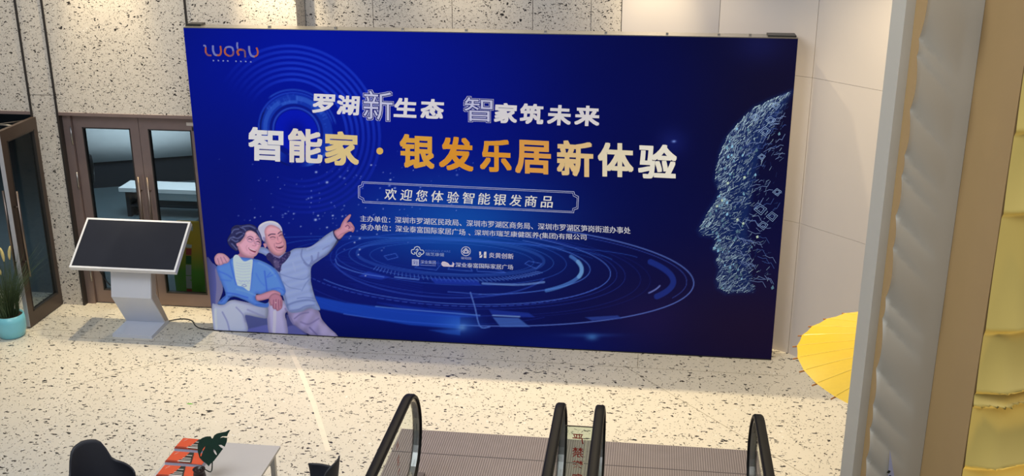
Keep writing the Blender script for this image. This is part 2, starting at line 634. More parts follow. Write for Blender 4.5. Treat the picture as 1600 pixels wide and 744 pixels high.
post = thing('dark_post', 'dark upright post with a rounded head behind the left glass leaf', 'lamp', (-2.66, 2.5, 0))  # stands in for an unidentified dark upright shape
bm = bmesh.new(); add_lathe(bm, [(.13, 0), (.13, .02), (.02, .035), (.02, .9)], 20)
bm_obj('pole', bm, M['black'], post, smooth=True)
bm = bmesh.new(); add_lathe(bm, [(.03, .901), (.07, .93), (.085, 1.15), (.07, 1.3), (.02, 1.34)], 20)
bm_obj('post_head', bm, M['black'], post, smooth=True)

wh = thing('hand_truck', 'spoked wheel cart behind the glass door beside the bag', 'cart', (-1.0, 1.95, 0))
bm = bmesh.new()
N = 32
cz = .33
pr = []
for k in range(N):
    a = 2 * PI * k / N
    pr.append([(math.sin(b) * .018, math.cos(a) * (.24 + .018 * math.cos(b)), cz + .0 + math.sin(a) * (.24 + .018 * math.cos(b))) for b in [j * PI / 3 for j in range(6)]])
pr.append(pr[0])
loft(bm, pr, cap=False)
whl = bm_obj('wheel_rim', bm, M['steel'], wh, smooth=True)
whl.rotation_euler = (0, 0, math.radians(65))
for k in range(8):
    a = PI * k / 4
    sp = tube('spoke', [(0, 0, cz), (0, math.cos(a) * .225, cz + math.sin(a) * .225)], .008, M['steel'], wh, 6)
    sp.rotation_euler = (0, 0, math.radians(65))
box('cart_frame', .02, .55, .05, .40, .57, .62, M['bed_base'], wh, .01)
for x, y in ((.5, .1), (.5, .36), (.06, .36)):
    box('cart_leg', x - .015, x + .015, y - .015, y + .015, 0, .568, M['bed_base'], wh)

# fertiliser style bag right behind the glass
bag = thing('printed_bag', 'tall yellow and green printed bag standing behind the right glass door', 'bag', (-.62, .98, 0))
prof = []
for i, (z, hw, hd) in enumerate(((0, .20, .07), (.03, .235, .10), (.25, .25, .12), (.5, .245, .11), (.75, .225, .085), (.90, .205, .04), (.95, .20, .012))):
    ring = []
    for k in range(24):
        a = 2 * PI * k / 24
        c, s = math.cos(a), math.sin(a)
        ring.append((hw * math.copysign(abs(c) ** .7, c) + .035 * z, hd * math.copysign(abs(s) ** .7, s) + .05 * z, z))
    prof.append(ring)
bm = bmesh.new(); loft(bm, prof)
bo = bm_obj('bag_body', bm, None, bag, smooth=True)
mb = bpy.data.materials.new('yellow_green_bag'); mb.use_nodes = True
nt = mb.node_tree
tc = nt.nodes.new('ShaderNodeTexCoord'); sx = nt.nodes.new('ShaderNodeSeparateXYZ'); rp = nt.nodes.new('ShaderNodeValToRGB')
nt.links.new(tc.outputs['Object'], sx.inputs[0]); nt.links.new(sx.outputs[2], rp.inputs[0])
rp.color_ramp.elements[0].position = .35; rp.color_ramp.elements[0].color = srgb(110, 190, 30)
rp.color_ramp.elements[1].position = .62; rp.color_ramp.elements[1].color = srgb(235, 180, 30)
nt.links.new(rp.outputs[0], nt.nodes['Principled BSDF'].inputs['Base Color'])
bo.data.materials.append(mb)
pz = [(.06, .13, 'red'), (.14, .30, 'ink_white'), (.31, .44, 'ink_white'), (.45, .55, 'leafg'), (.56, .64, 'red'), (.65, .90, 'ink_white')]
M['leafg'] = mat('green_print', srgb(40, 110, 40), .5)
M['red_print'] = mat('red_print', srgb(200, 60, 40), .5)


def bag_y(z):
    return -np.interp(z, [0, .03, .25, .5, .75, .9, .95], [.07, .10, .12, .11, .085, .04, .012]) + .05 * z - .004


for z0, z1, c in pz:
    bm = bmesh.new()
    v = [bm.verts.new((x + .06 * z, bag_y(z), z)) for x, z in ((-.07, z0), (.0, z0), (.0, z1), (-.07, z1))]
    bm.faces.new(v)
    bm_obj('label_print', bm, M['red_print'] if c == 'red' else M[c], bag)

# ================================================================== BANNER
BW, BH = 6.2, 3.413
BD = .22
banner = thing('backdrop_banner', 'huge blue printed backdrop wall with gold and white Chinese headline', 'banner', (0, 0, 0))
box('frame_body', .001, BW - .001, .004, BD, 0.0, BH - .004, M['banner_side'], banner)
box('top_cover', 0, BW, .002, BD, BH - .004, BH + .008, M['steel'], banner)
for x in (.9, 1.6, 2.3, 2.95, 3.75, 4.35, 4.95, 5.45, 5.75):
    box('clip', x - .012, x + .012, .05, .09, BH + .008, BH + .03, M['steel'], banner)
box('end_cap', .0, .15, .09, BD + .0, BH + .0081, BH + .03, M['black'], banner)
box('end_cap', BW - .28, BW - .01, .05, BD, BH + .0081, BH + .022, M['black'], banner)
box('hem', 0, BW, -.003, .0, 0, .012, M['black'], banner)


# ---- painting tools: work in the pixel frame of the reference measurements
def lin(rgb):
    a = np.array(rgb, float) / 255.0
    return np.where(a <= .04045, a / 12.92, ((a + .055) / 1.055) ** 2.4)


class Canvas:
    def __init__(s, x0, x1, z0, z1, step):
        s.xs = np.linspace(x0, x1, int(round((x1 - x0) / step)) + 1)
        s.zs = np.linspace(z0, z1, int(round((z1 - z0) / step)) + 1)
        s.X, s.Z = np.meshgrid(s.xs, s.zs)
        s.U, s.V = project(np.stack([s.X, np.zeros_like(s.X), s.Z], -1))
        s.c = np.zeros(s.X.shape + (3,))
        s.a = np.zeros(s.X.shape)

    def bb(s, u0, u1, v0, v1):
        m = (s.U > u0) & (s.U < u1) & (s.V > v0) & (s.V < v1)
        if not m.any(): return None
        r = np.where(m.any(1))[0]; c = np.where(m.any(0))[0]
        return (slice(r[0], r[-1] + 1), slice(c[0], c[-1] + 1))

    def put(s, sl, cov, col):
        """col sRGB 0..255 (array or tuple)"""
        col = np.asarray(col, float)
        s.c[sl] = s.c[sl] * (1 - cov[..., None]) + col * cov[..., None]
        s.a[sl] = np.maximum(s.a[sl], cov)

    def poly(s, pts, col, soft=.6, smooth=True, op=1.0, shade=None):
        pts = np.array(spline(pts, 5, True) if smooth else pts, float)
        sl = s.bb(pts[:, 0].min() - 3 - soft, pts[:, 0].max() + 3 + soft, pts[:, 1].min() - 3 - soft, pts[:, 1].max() + 3 + soft)
        if sl is None: return
        U, Vv = s.U[sl], s.V[sl]
        ins = np.zeros(U.shape, bool)
        dmin = np.full(U.shape, 1e9)
        n = len(pts)
        for i in range(n):
            x1, y1 = pts[i]; x2, y2 = pts[(i + 1) % n]
            if y1 != y2:
                cnd = ((y1 > Vv) != (y2 > Vv)) & (U < (x2 - x1) * (Vv - y1) / (y2 - y1) + x1)
                ins ^= cnd
            dx, dy = x2 - x1, y2 - y1
            L2 = dx * dx + dy * dy + 1e-9
            t = np.clip(((U - x1) * dx + (Vv - y1) * dy) / L2, 0, 1)
            dd = (U - x1 - t * dx) ** 2 + (Vv - y1 - t * dy) ** 2
            dmin = np.minimum(dmin, dd)
        d = np.sqrt(dmin) * np.where(ins, 1, -1)
        cov = np.clip(d / soft / 2 + .5, 0, 1) * op
        col = np.asarray(col, float)
        if shade is not None:
            col = col * np.clip(shade(U, Vv, d), 0, 2)[..., None]
        s.put(sl, cov, col)

    def line(s, pts, col, wd=1.0, op=1.0, smooth=True, soft=.5):
        pts = np.array(spline(pts, 5) if smooth and len(pts) > 2 else pts, float)
        sl = s.bb(pts[:, 0].min() - 3 - wd, pts[:, 0].max() + 3 + wd, pts[:, 1].min() - 3 - wd, pts[:, 1].max() + 3 + wd)
        if sl is None: return
        U, Vv = s.U[sl], s.V[sl]
        dmin = np.full(U.shape, 1e9)
        for (x1, y1), (x2, y2) in zip(pts, pts[1:]):
            dx, dy = x2 - x1, y2 - y1
            L2 = dx * dx + dy * dy + 1e-9
            t = np.clip(((U - x1) * dx + (Vv - y1) * dy) / L2, 0, 1)
            dmin = np.minimum(dmin, (U - x1 - t * dx) ** 2 + (Vv - y1 - t * dy) ** 2)
        cov = np.clip((wd / 2 - np.sqrt(dmin)) / soft / 2 + .5, 0, 1) * op
        s.put(sl, cov, col)

    def blob(s, u, v, ru, rv, col, op=1.0, p=1.0):
        sl = s.bb(u - 3 * ru, u + 3 * ru, v - 3 * rv, v + 3 * rv)
        if sl is None: return
        d = ((s.U[sl] - u) / ru) ** 2 + ((s.V[sl] - v) / rv) ** 2
        s.put(sl, np.exp(-d ** p) * op, col)

    def mesh(s, name, y, m, parent, gain=1.0, alpha=False):
        nz, nx = s.X.shape
        co = np.stack([s.X, np.full_like(s.X, y), s.Z], -1).reshape(-1, 3)
        idx = np.arange(nz * nx).reshape(nz, nx)
        q = np.stack([idx[:-1, :-1], idx[:-1, 1:], idx[1:, 1:], idx[1:, :-1]], -1).reshape(-1, 4)
        if alpha:
            a = s.a.reshape(-1)
            q = q[a[q].mean(1) > .5]
            used = np.unique(q)
            mp = np.full(nz * nx, -1); mp[used] = np.arange(len(used))
            q = mp[q]; co = co[used]
        me = bpy.data.meshes.new(name)
        me.vertices.add(len(co)); me.vertices.foreach_set('co', co.astype(np.float32).ravel())
        me.loops.add(q.size); me.loops.foreach_set('vertex_index', q.astype(np.int32).ravel())
        me.polygons.add(len(q))
        me.polygons.foreach_set('loop_start', np.arange(0, q.size, 4, dtype=np.int32))
        me.update(calc_edges=True)
        col = lin(np.clip(s.c, 0, 255)).reshape(-1, 3)
        if alpha: col = col[used]
        col = np.clip(col * gain, 0, .95)
        at = me.color_attributes.new('ink', 'FLOAT_COLOR', 'POINT')
        at.data.foreach_set('color', np.concatenate([col, np.ones((len(col), 1))], 1).astype(np.float32).ravel())
        return link(name, me, m, parent)


GAIN = 1.3
rs = np.random.RandomState(3)

# ---- background artwork
cv = Canvas(0, BW, 0, BH, .0085)
U, Vv = cv.U, cv.V
cv.c[:] = (5, 12, 78)
for u, v, ru, rv, c, op in ((330, 120, 190, 260, (5, 18, 112), .9), (520, 110, 260, 170, (0, 20, 172), .9), (470, 300, 240, 160, (4, 22, 140), .8),
                            (700, 200, 190, 170, (2, 18, 142), .7), (715, 355, 150, 75, (16, 80, 178), .95), (600, 470, 200, 60, (4, 20, 120), .7),
                            (1220, 120, 190, 260, (12, 11, 42), .95), (1180, 520, 220, 120, (26, 16, 50), .95), (1000, 120, 110, 110, (5, 12, 92), .35),
                            (860, 540, 120, 26, (6, 26, 130), .5), (1010, 500, 60, 40, (36, 24, 88), .35), (350, 300, 60, 120, (4, 14, 100), .4)):
    d = ((U - u) / ru) ** 2 + ((Vv - v) / rv) ** 2
    cv.put((slice(None), slice(None)), np.exp(-d) * op, c)
# concentric rings, upper left
cx, cz_ = ony(463, 205)[0], ony(463, 205)[2]
R = np.hypot(cv.X - cx, cv.Z - cz_)
A = np.arctan2(cv.Z - cz_, cv.X - cx)
full = (slice(None), slice(None))
pxm = 1 / 158.0


def ring(r0, r1, col, op, amid=None, aspan=PI, fade=.5):
    cov = np.clip((R - r0 * pxm) / .008 + .5, 0, 1) * np.clip((r1 * pxm - R) / .008 + .5, 0, 1) * op
    if amid is not None:
        da = np.abs((A - amid + PI) % (2 * PI) - PI)
        cov = cov * np.clip((aspan - da) / fade, 0, 1)
    cv.put(full, cov, col)


for k in range(7):
    r = 84 + k * 9.2
    ring(r, r + 4.6, (28, 62, 205), .75 - .02 * k, math.radians(50), math.radians(98), 1.0)
    ring(r, r + 4.6, (14, 36, 170), .55, math.radians(-45), math.radians(70), .6)
ring(0, 36, (4, 24, 190), .8)
d = np.exp(-(R / (16 * pxm)) ** 2)
cv.put(full, d * .7, (2, 10, 120))
ring(46, 62, (24, 62, 180), .75, math.radians(80), math.radians(170), .3)
ring(38, 41, (50, 90, 205), .7, math.radians(60), math.radians(150), .4)
ring(43, 45, (14, 30, 120), .8)
ring(63, 66, (30, 66, 190), .8, math.radians(110), math.radians(100), .2)
ring(68, 71, (34, 72, 190), .8, math.radians(70), math.radians(60), .1)
ring(50, 57, (50, 96, 205), .6, math.radians(155), math.radians(40), .1)
ring(52, 60, (56, 104, 210), .55, math.radians(60), math.radians(28), .05)
ring(47, 52, (60, 110, 215), .5, math.radians(100), math.radians(18), .05)
ring(60, 63, (8, 20, 100), .8, math.radians(200), math.radians(60), .2)
ring(58, 62, (70, 120, 215), .5, math.radians(-40), math.radians(40), .2)
for k in range(50):
    a = rs.uniform(-.3, 3.4)
    ring(48 + rs.uniform(0, 14), 50 + rs.uniform(2, 14), (60, 100, 210), .25, a, .03, .01)


# tech disc, bottom centre
def ell(cx, cy, a, b, t0, t1, tilt=.045, n=60):
    t = np.radians(np.linspace(t0, t1, n))
    x = a * np.cos(t); y = b * np.sin(t)
    return np.stack([cx + x, cy + y + tilt * x], 1)


for (cx_, cy_, a, b, t0, t1, c, wd, op) in (
        (705, 405, 180, 40, -180, 180, (50, 92, 205), 1.0, .6), (705, 404, 160, 33, -180, 180, (60, 110, 215), 1.0, .55), (704, 402, 146, 28, -180, 180, (70, 120, 220), 4.5, .30),
        (706, 404, 128, 24, -180, 180, (60, 110, 215), .9, .5), (712, 411, 196, 50, -20, 190, (46, 82, 200), .9, .55),
        (712, 412, 210, 47, -60, 80, (72, 112, 215), 1.3, .8), (712, 413, 197, 50, -24, 44, (84, 140, 225), 5.5, .65), (712, 413, 197, 52, -14, 12, (120, 175, 235), 6.5, .6),
        (714, 417, 240, 58, -70, 150, (70, 105, 210), 1.3, .85), (714, 418, 250, 60, -60, 140, (40, 66, 180), 1.0, .5),
        (715, 420, 262, 62, -70, 100, (36, 60, 170), 1.0, .55), (716, 424, 285, 68, -60, 90, (28, 48, 150), .9, .5), (716, 425, 300, 70, -40, 80, (26, 42, 140), .9, .4),
        (712, 426, 372, 82, -62, 118, (90, 120, 215), 1.6, .85), (705, 424, 368, 76, -60, 20, (58, 84, 190), 1.0, .7),
        (700, 424, 352, 66, -26, 22, (34, 66, 180), 9, .55), (704, 424, 330, 58, 8, 20, (110, 130, 215), 2.4, .8),
        (700, 392, 300, 18, -175, -10, (44, 90, 200), 1.2, .5), (700, 398, 260, 24, -175, -10, (44, 100, 205), 1.0, .5), (700, 404, 240, 30, -178, -20, (40, 90, 200), .9, .4),
        (690, 428, 230, 66, 60, 150, (34, 60, 175), 1.0, .5), (690, 432, 250, 74, 50, 150, (30, 54, 165), .9, .5), (690, 410, 170, 55, 20, 170, (56, 90, 205), 2.2, .5)):
    cv.line(ell(cx_, cy_, a, b, t0, t1), c, wd, op, smooth=False)
for k in range(46):   # dashed ellipse
    t = 25 + k * 3.0
    cv.line(ell(705, 412, 250, 66, t, t + 1.8, n=3), (60, 90, 205), 1.1, .7, smooth=False)
for k in range(44):   # ruler ticks
    t = 30 + k * 2.6
    p = ell(706, 402, 150, 32, t, t, n=1)[0]; q = ell(706, 402, 160, 38, t - 2, t - 2, n=1)[0]
    cv.line([p, q], (90, 130, 225), 1.0, .75)
for p in ([(648, 418), (664, 409), (690, 412), (682, 422)], [(700, 421), (706, 412), (733, 414), (738, 424)], [(746, 424), (744, 415), (768, 418), (790, 426)],
          [(820, 412), (826, 408), (846, 412), (838, 420)], [(600, 400), (618, 396), (622, 402), (606, 406)]):
    cv.line(p + [p[0]], (70, 110, 220), 1.0, .75, smooth=False)
cv.poly([(490, 462), (540, 473), (640, 485), (719, 494), (719, 514), (640, 508), (540, 491), (498, 482)], (26, 78, 205), 1.2, False, .75)
cv.poly([(590, 473), (660, 481), (719, 487), (750, 495), (719, 496), (640, 486)], (20, 60, 190), 2, False, .6)
cv.line([(587, 479), (640, 484), (750, 493)], (90, 135, 225), 1.6, .8)
cv.poly([(770, 496), (810, 497), (828, 511), (782, 511)], (70, 110, 200), .8, False, .75)
cv.poly([(764, 484), (826, 489), (836, 496), (770, 494)], (30, 58, 170), .8, False, .7)
cv.line([(770, 493), (812, 495)], (130, 165, 225), 2.2, .7)
cv.line([(735, 457), (742, 480), (750, 510), (765, 511)], (90, 125, 215), 2.0, .85)
cv.line([(700, 456), (752, 460)], (64, 100, 210), 1.5, .7)
cv.line([(617, 433), (654, 437)], (90, 130, 220), 2.2, .8)
cv.line([(754, 443), (810, 445), (850, 441)], (110, 150, 225), 3.2, .7)
cv.poly([(672, 435), (745, 438), (752, 446), (680, 443)], (34, 64, 190), .8, False, .6)
cv.poly([(575, 424), (610, 433), (596, 437), (560, 432)], (30, 60, 180), .8, False, .7)
cv.poly([(914, 496), (965, 493), (972, 498), (925, 501)], (44, 70, 165), .8, False, .75)
cv.poly([(670, 516), (720, 515), (719, 524), (700, 522)], (34, 84, 200), 1, False, .6)
cv.blob(719, 508, 30, 16, (60, 120, 225), .55)
cv.blob(722, 512, 7, 5, (120, 170, 235), .55)
cv.blob(922, 524, 40, 3, (40, 80, 170), .5)
cv.blob(925, 527, 9, 5, (70, 130, 205), .7)
cv.blob(1050, 222, 22, 20, (24, 36, 120), .5)
cv.blob(1053, 221, 3.2, 1.8, (120, 150, 235), .95)
cv.blob(1185, 70, 40, 28, (20, 26, 90), .5)
for k in range(16):   # faint whirl left of the disc
    yy = 395 + k * 4
    cv.line([(500 + 4 * k, yy + rs.uniform(-4, 4)), (560 + 4 * k, yy + 10), (660, yy + 24)], (30, 52, 170), .9, .28)
cv.line([(524, 405), (530, 396), (560, 386), (640, 378), (720, 377), (800, 380), (880, 388)], (50, 92, 205), 1.2, .55)
cv.line([(524, 405), (530, 415), (560, 426), (600, 433)], (80, 120, 225), 1.4, .8)
# stars
for k in range(150):
    u = rs.triangular(335, 520, 760); v = rs.triangular(225, 330, 400)
    if u < 440 and v > 345: continue
    r = rs.choice([.7, .9, 1.2, 1.7], p=[.5, .3, .15, .05])
    cv.blob(u, v, r, r * .8, (150, 170, 240), rs.uniform(.4, .95))
for u, v, r in ((493, 343.5, 2.1), (497, 337, 1.5), (520, 337, 1.5), (511, 355.5, 1.4), (562, 372.5, 1.6), (554, 379, 1.3), (562, 390, 1.3), (494, 269, 1.8), (511, 285, 2.0), (459, 334, 1.2),
                (470, 354, 1.0), (535, 338, 1.2), (610, 281, 1.6), (617, 294, 1.6), (398, 340, 1.3), (560, 398, 1.1), (571, 431, 1.1), (589, 366, 1.0), (548, 369, 1.0), (580, 258, 1.4)):
    cv.blob(u, v, r, r * .8, (185, 200, 250), .95)
cv.poly([(1239.6, 141), (1201, 156), (1177, 168), (1150, 195), (1131, 220), (1124.5, 236), (1116, 280), (1122.6, 299), (1118.5, 309), (1104, 333), (1090, 359.5),
         (1094.5, 368), (1114, 370.6), (1118, 379), (1112, 388.5), (1121, 398), (1118, 409), (1122.6, 420), (1118, 440), (1121, 451), (1133, 458.7), (1177, 456), (1170, 420), (1168, 360), (1175, 300), (1190, 230)],
        (20, 44, 104), 5, False, .75)
cv.mesh('printed_artwork', 0.0, M['ink'], banner, GAIN)

# ---- portrait of the couple
pc = Canvas(0, 1.78, 0, 1.46, .0045)
DARK = (18, 22, 60)


def T(o, s):
    return lambda *pts: [(o[0] + x / s, o[1] + y / s) for x, y in pts]


A5 = T((320, 320), 3.383); B5 = T((350, 335), 8.264); C5 = T((440, 325), 7.438); D5 = T((325, 390), 5.315); E5 = T((400, 400), 5.721)
# sofa
pc.poly(D5((-20, 100), (40, 112), (78, 150), (95, 230), (125, 330), (85, 450), (30, 700), (-20, 700)), (78, 84, 150), .6, shade=lambda u, v, d: .82 + .02 * (u - 326))
pc.poly(D5((60, 160), (90, 200), (125, 330), (85, 440), (62, 440), (70, 300)), (112, 112, 158), .9)
pc.poly(D5((290, 540), (500, 530), (520, 702), (290, 690)), (74, 82, 140), .6, False)
pc.poly(D5((318, 665), (400, 645), (500, 628), (520, 702), (318, 688)), (92, 98, 172), 1.0)
pc.poly(E5((270, 520), (380, 560), (470, 722), (270, 706)), (64, 68, 128), .6, False)
pc.poly(E5((275, 640), (350, 625), (440, 700), (450, 722), (275, 706)), (88, 92, 160), 1.0)
# man: trousers
pc.poly(E5((270, 420), (330, 480), (480, 462), (560, 490), (588, 560), (640, 625), (735, 731), (540, 722), (450, 690), (350, 625), (300, 560)), (150, 142, 190), .6,
        shade=lambda u, v, d: .84 + .02 * np.clip(d, 0, 8) + .05 * np.sin(u * .32 + v * .2))
pc.line(E5((345, 560), (400, 520), (470, 505)), (104, 98, 150), 2.2, .6)
pc.line(E5((400, 590), (470, 610), (560, 560)), (112, 104, 158), 2.6, .6)
pc.line(E5((480, 640), (540, 700), (556, 722)), (100, 94, 150), 2.4, .7)
pc.line(E5((350, 620), (440, 690)), (92, 88, 146), 2.0, .6)
pc.poly(E5((560, 590), (640, 640), (715, 722), (600, 715)), (178, 168, 206), 2.5, True, .6)
pc.poly(E5((115, 400), (94, 480), (100, 570), (128, 702), (276, 708), (276, 600), (262, 520), (300, 470), (250, 400), (180, 380)), (164, 160, 206), .6,
        shade=lambda u, v, d: .80 + .035 * np.clip(d, 0, 7))
pc.line(E5((168, 500), (166, 600), (160, 700)), (196, 196, 230), 5, .65)
pc.line(E5((262, 470), (300, 540), (335, 610)), (110, 106, 160), 3, .6)
# man: sweater
sw = [(448, 394), (461.5, 388), (483, 386), (496.5, 377.4), (510, 366.7), (523.4, 359.3), (527.5, 365), (526.7, 375.4), (512.6, 396.3), (499, 407), (487.4, 416.4), (486, 430), (486.9, 443.7),
      (492.6, 464.7), (500.5, 484.8), (484, 481.6), (470, 487.4), (452, 487.4), (444, 470), (436, 440), (425, 410), (412, 398), (402, 394), (399, 388), (412, 386), (425, 392)]
pc.poly(sw, (134, 152, 205), .6, shade=lambda u, v, d: .84 + .028 * np.clip(d, 0, 7) + .03 * np.sin(v * .5 + u * .15))
for pts, wd, c, op in ((C5((240, 480), (230, 560), (280, 640), (345, 680)), 2.4, (94, 108, 168), .6), (C5((350, 650), (430, 590), (540, 530), (650, 390)), 3.4, (96, 104, 160), .6),
                       (C5((350, 560), (360, 620)), 3, (100, 112, 170), .6), (C5((430, 520), (420, 580)), 3, (104, 112, 168), .5), (C5((480, 480), (550, 440)), 2.4, (110, 120, 176), .5),
                       (C5((300, 480), (420, 420), (560, 330)), 4, (156, 170, 218), .5),
                       (E5((215, 160), (300, 190), (420, 210), (485, 170)), 2.2, (104, 122, 184), .55), (E5((240, 230), (300, 280), (400, 300)), 2, (106, 124, 184), .5),
                       (E5((410, 310), (450, 240), (490, 200)), 2, (100, 118, 180), .5), (E5((280, 440), (360, 410), (460, 395), (530, 405)), 3, (96, 112, 172), .6),
                       (E5((300, 490), (380, 480), (440, 450), (520, 440)), 2.6, (102, 116, 176), .55), (E5((370, 380), (440, 370), (525, 380)), 2, (98, 114, 176), .5),
                       (E5((210, 150), (235, 260), (262, 370), (290, 480)), 1.6, (92, 108, 166), .7), (E5((330, 60), (350, 130)), 3, (150, 166, 214), .5),
                       (E5((430, 60), (470, 90), (500, 40)), 2.6, (98, 110, 166), .55)):
    pc.line(pts, c, wd, op)
# hand pointing
pc.poly(C5((598, 268), (628, 252), (665, 310), (700, 345), (662, 382), (615, 335)), (40, 38, 84), .6)
pc.poly(C5((612, 275), (650, 245), (680, 225), (700, 175), (740, 115), (782, 78), (800, 72), (808, 88), (790, 125), (765, 165), (800, 160), (835, 200), (850, 240), (830, 285), (800, 272), (740, 300), (700, 345), (660, 360), (625, 320)),
        (192, 138, 160), .5, shade=lambda u, v, d: .82 + .05 * np.clip(d, 0, 4))
pc.line(C5((745, 215), (770, 200), (790, 225), (780, 240)), (110, 60, 96), 1.6, .8)
pc.line(C5((770, 170), (800, 200), (805, 240)), (140, 88, 120), 1.0, .7)
pc.line(C5((812, 215), (838, 240), (820, 275)), (130, 80, 112), 1.0, .7)
pc.line(C5((740, 235), (790, 250), (800, 268)), (216, 164, 180), 1.4, .6)
pc.line(C5((650, 340), (700, 300), (740, 290)), (150, 98, 128), 1.6, .6)
# scarf
pc.poly(B5((545, 530), (590, 495), (650, 540), (720, 560), (790, 500), (855, 478), (850, 530), (790, 610), (745, 655), (722, 745), (665, 705), (600, 620), (560, 580)), (46, 42, 92), .5)
for k in range(60):
    u, v = rs.uniform(552, 850), rs.uniform(500, 735)
    if v > 620 and not (640 < u < 750): continue
    q = B5((u, v))[0]
    pc.blob(q[0], q[1], 1.1, .8, (132, 116, 168) if k % 3 else (92, 70, 120), .6)
pc.poly(B5((640, 590), (700, 600), (715, 690), (660, 680)), (132, 118, 160), 1.2, True, .45)
# man's head
skin_m = (202, 146, 164)
pc.poly(B5((512, 240), (530, 165), (600, 125), (690, 150), (745, 215), (768, 280), (800, 350), (806, 430), (788, 490), (735, 532), (670, 530), (610, 490), (560, 420), (528, 340)), skin_m, .5,
        shade=lambda u, v, d: .74 + .045 * np.clip(d, 0, 6) + .006 * (v < 365) * 10)
pc.poly(B5((438, 185), (465, 130), (540, 92), (625, 84), (700, 112), (745, 170), (758, 240), (742, 215), (700, 168), (610, 134), (548, 160), (522, 220), (532, 290), (520, 350), (490, 320), (465, 250)), (182, 182, 226), .6)
pc.line(B5((470, 150), (540, 105), (620, 98), (690, 125)), (212, 212, 244), 3, .5)
pc.poly(B5((500, 300), (530, 300), (560, 400), (590, 470), (560, 420), (520, 370)), (120, 112, 160), .8, True, .7)
pc.poly(B5((505, 380), (545, 380), (550, 420), (530, 432)), (186, 132, 156), .5)
pc.line(B5((575, 275), (610, 255), (660, 256)), (52, 40, 74), 1.5, .9)
pc.line(B5((700, 250), (720, 230), (745, 222)), (58, 44, 78), 1.4, .9)
pc.line(B5((598, 300), (630, 290), (662, 298)), (80, 48, 76), 1.3, .85)
pc.line(B5((712, 280), (735, 266), (755, 268)), (80, 48, 76), 1.3, .85)
pc.line(B5((606, 322), (640, 320), (664, 312)), (160, 104, 130), .9, .6)
pc.line(B5((690, 290), (700, 340), (735, 360), (748, 345)), (158, 98, 124), 1.3, .75)
pc.poly(B5((672, 350), (700, 330), (735, 345), (740, 368), (700, 372)), (214, 150, 166), .8, True, .6)
pc.line(B5((672, 372), (700, 378), (742, 366)), (124, 66, 96), 1.0, .8)
pc.poly(B5((672, 418), (720, 412), (768, 400), (760, 425), (720, 440), (685, 432)), (84, 30, 56), .5)
pc.line(B5((690, 420), (730, 415), (760, 407)), (228, 205, 220), 1.1, .8)
pc.line(B5((650, 380), (655, 420), (680, 460)), (158, 102, 128), 1.3, .6)
pc.line(B5((765, 350), (782, 390)), (160, 104, 130), 1.2, .5)
pc.line(B5((690, 468), (730, 470), (770, 455)), (160, 104, 128), 1.4, .5)
pc.poly(B5((560, 430), (610, 490), (680, 530), (740, 530), (700, 555), (640, 530), (590, 490)), (120, 76, 110), 1.2, True, .7)
pc.line(B5((590, 200), (650, 190), (710, 210)), (226, 172, 186), 4, .5)
# woman's hair
pc.poly(B5((42, 335), (62, 285), (92, 235), (92, 190), (145, 140), (240, 136), (330, 124), (405, 152), (445, 205), (475, 265), (492, 330), (485, 395), (455, 360), (420, 250), (340, 206), (285, 225), (272, 285), (205, 350), (172, 380), (186, 440), (165, 475), (110, 445), (62, 395)),
        (44, 46, 92), .6)
for p in (((60, 340), (90, 300), (130, 300)), ((100, 240), (130, 200), (190, 190)), ((120, 290), (180, 310), (240, 270)), ((160, 250), (210, 230), (260, 250)), ((240, 160), (330, 150), (400, 180)),
          ((100, 380), (130, 410), (165, 450)), ((200, 170), (250, 180), (280, 210)), ((430, 210), (460, 280), (475, 340)), ((100, 320), (150, 350), (180, 340))):
    pc.line(B5(*p), (112, 122, 176), 2.0, .55)
for p in (((130, 170), (180, 160), (230, 200)), ((90, 350), (130, 370), (160, 420)), ((160, 290), (200, 260), (240, 240)), ((330, 180), (400, 215), (440, 270))):
    pc.line(B5(*p), (26, 26, 62), 2.0, .6)
# woman's face and neck
pc.poly(B5((182, 420), (200, 500), (180, 520), (230, 590), (270, 612), (330, 590), (390, 556), (300, 500)), (160, 110, 138), .6)
pc.poly(B5((168, 385), (190, 360), (210, 350), (262, 285), (285, 225), (340, 206), (405, 235), (452, 295), (475, 345), (480, 400), (458, 455), (425, 525), (375, 552), (300, 545), (235, 510), (195, 450)), (208, 156, 180), .5,
        shade=lambda u, v, d: .80 + .045 * np.clip(d, 0, 5))
pc.line(B5((300, 250), (350, 232), (400, 262)), (232, 184, 202), 4, .55)
pc.line(B5((305, 297), (340, 284), (375, 302)), (80, 56, 88), 1.2, .8)
pc.line(B5((410, 322), (440, 315), (462, 332)), (80, 56, 88), 1.2, .8)
pc.line(B5((318, 318), (340, 314), (362, 330)), (58, 36, 66), 1.5, .9)
pc.line(B5((425, 352), (445, 350), (462, 364)), (58, 36, 66), 1.4, .9)
pc.line(B5((296, 305), (310, 345), (350, 358), (378, 340), (378, 315)), (120, 96, 140), .8, .7)
pc.line(B5((408, 350), (415, 376), (450, 388), (478, 376)), (120, 96, 140), .8, .7)
pc.line(B5((388, 335), (395, 375), (415, 395), (400, 408), (370, 402)), (166, 112, 140), 1.3, .75)
pc.poly(B5((315, 430), (350, 448), (385, 462), (420, 462), (405, 492), (370, 482), (335, 462)), (110, 36, 66), .5)
pc.line(B5((330, 440), (370, 460), (412, 470)), (236, 215, 228), 1.3, .9)
pc.line(B5((300, 400), (285, 430), (300, 470)), (176, 120, 148), 1.2, .5)
pc.line(B5((330, 500), (370, 515), (400, 508)), (176, 118, 146), 1.4, .5)
pc.poly(B5((160, 378), (190, 372), (192, 405), (170, 410)), (192, 136, 160), .5)
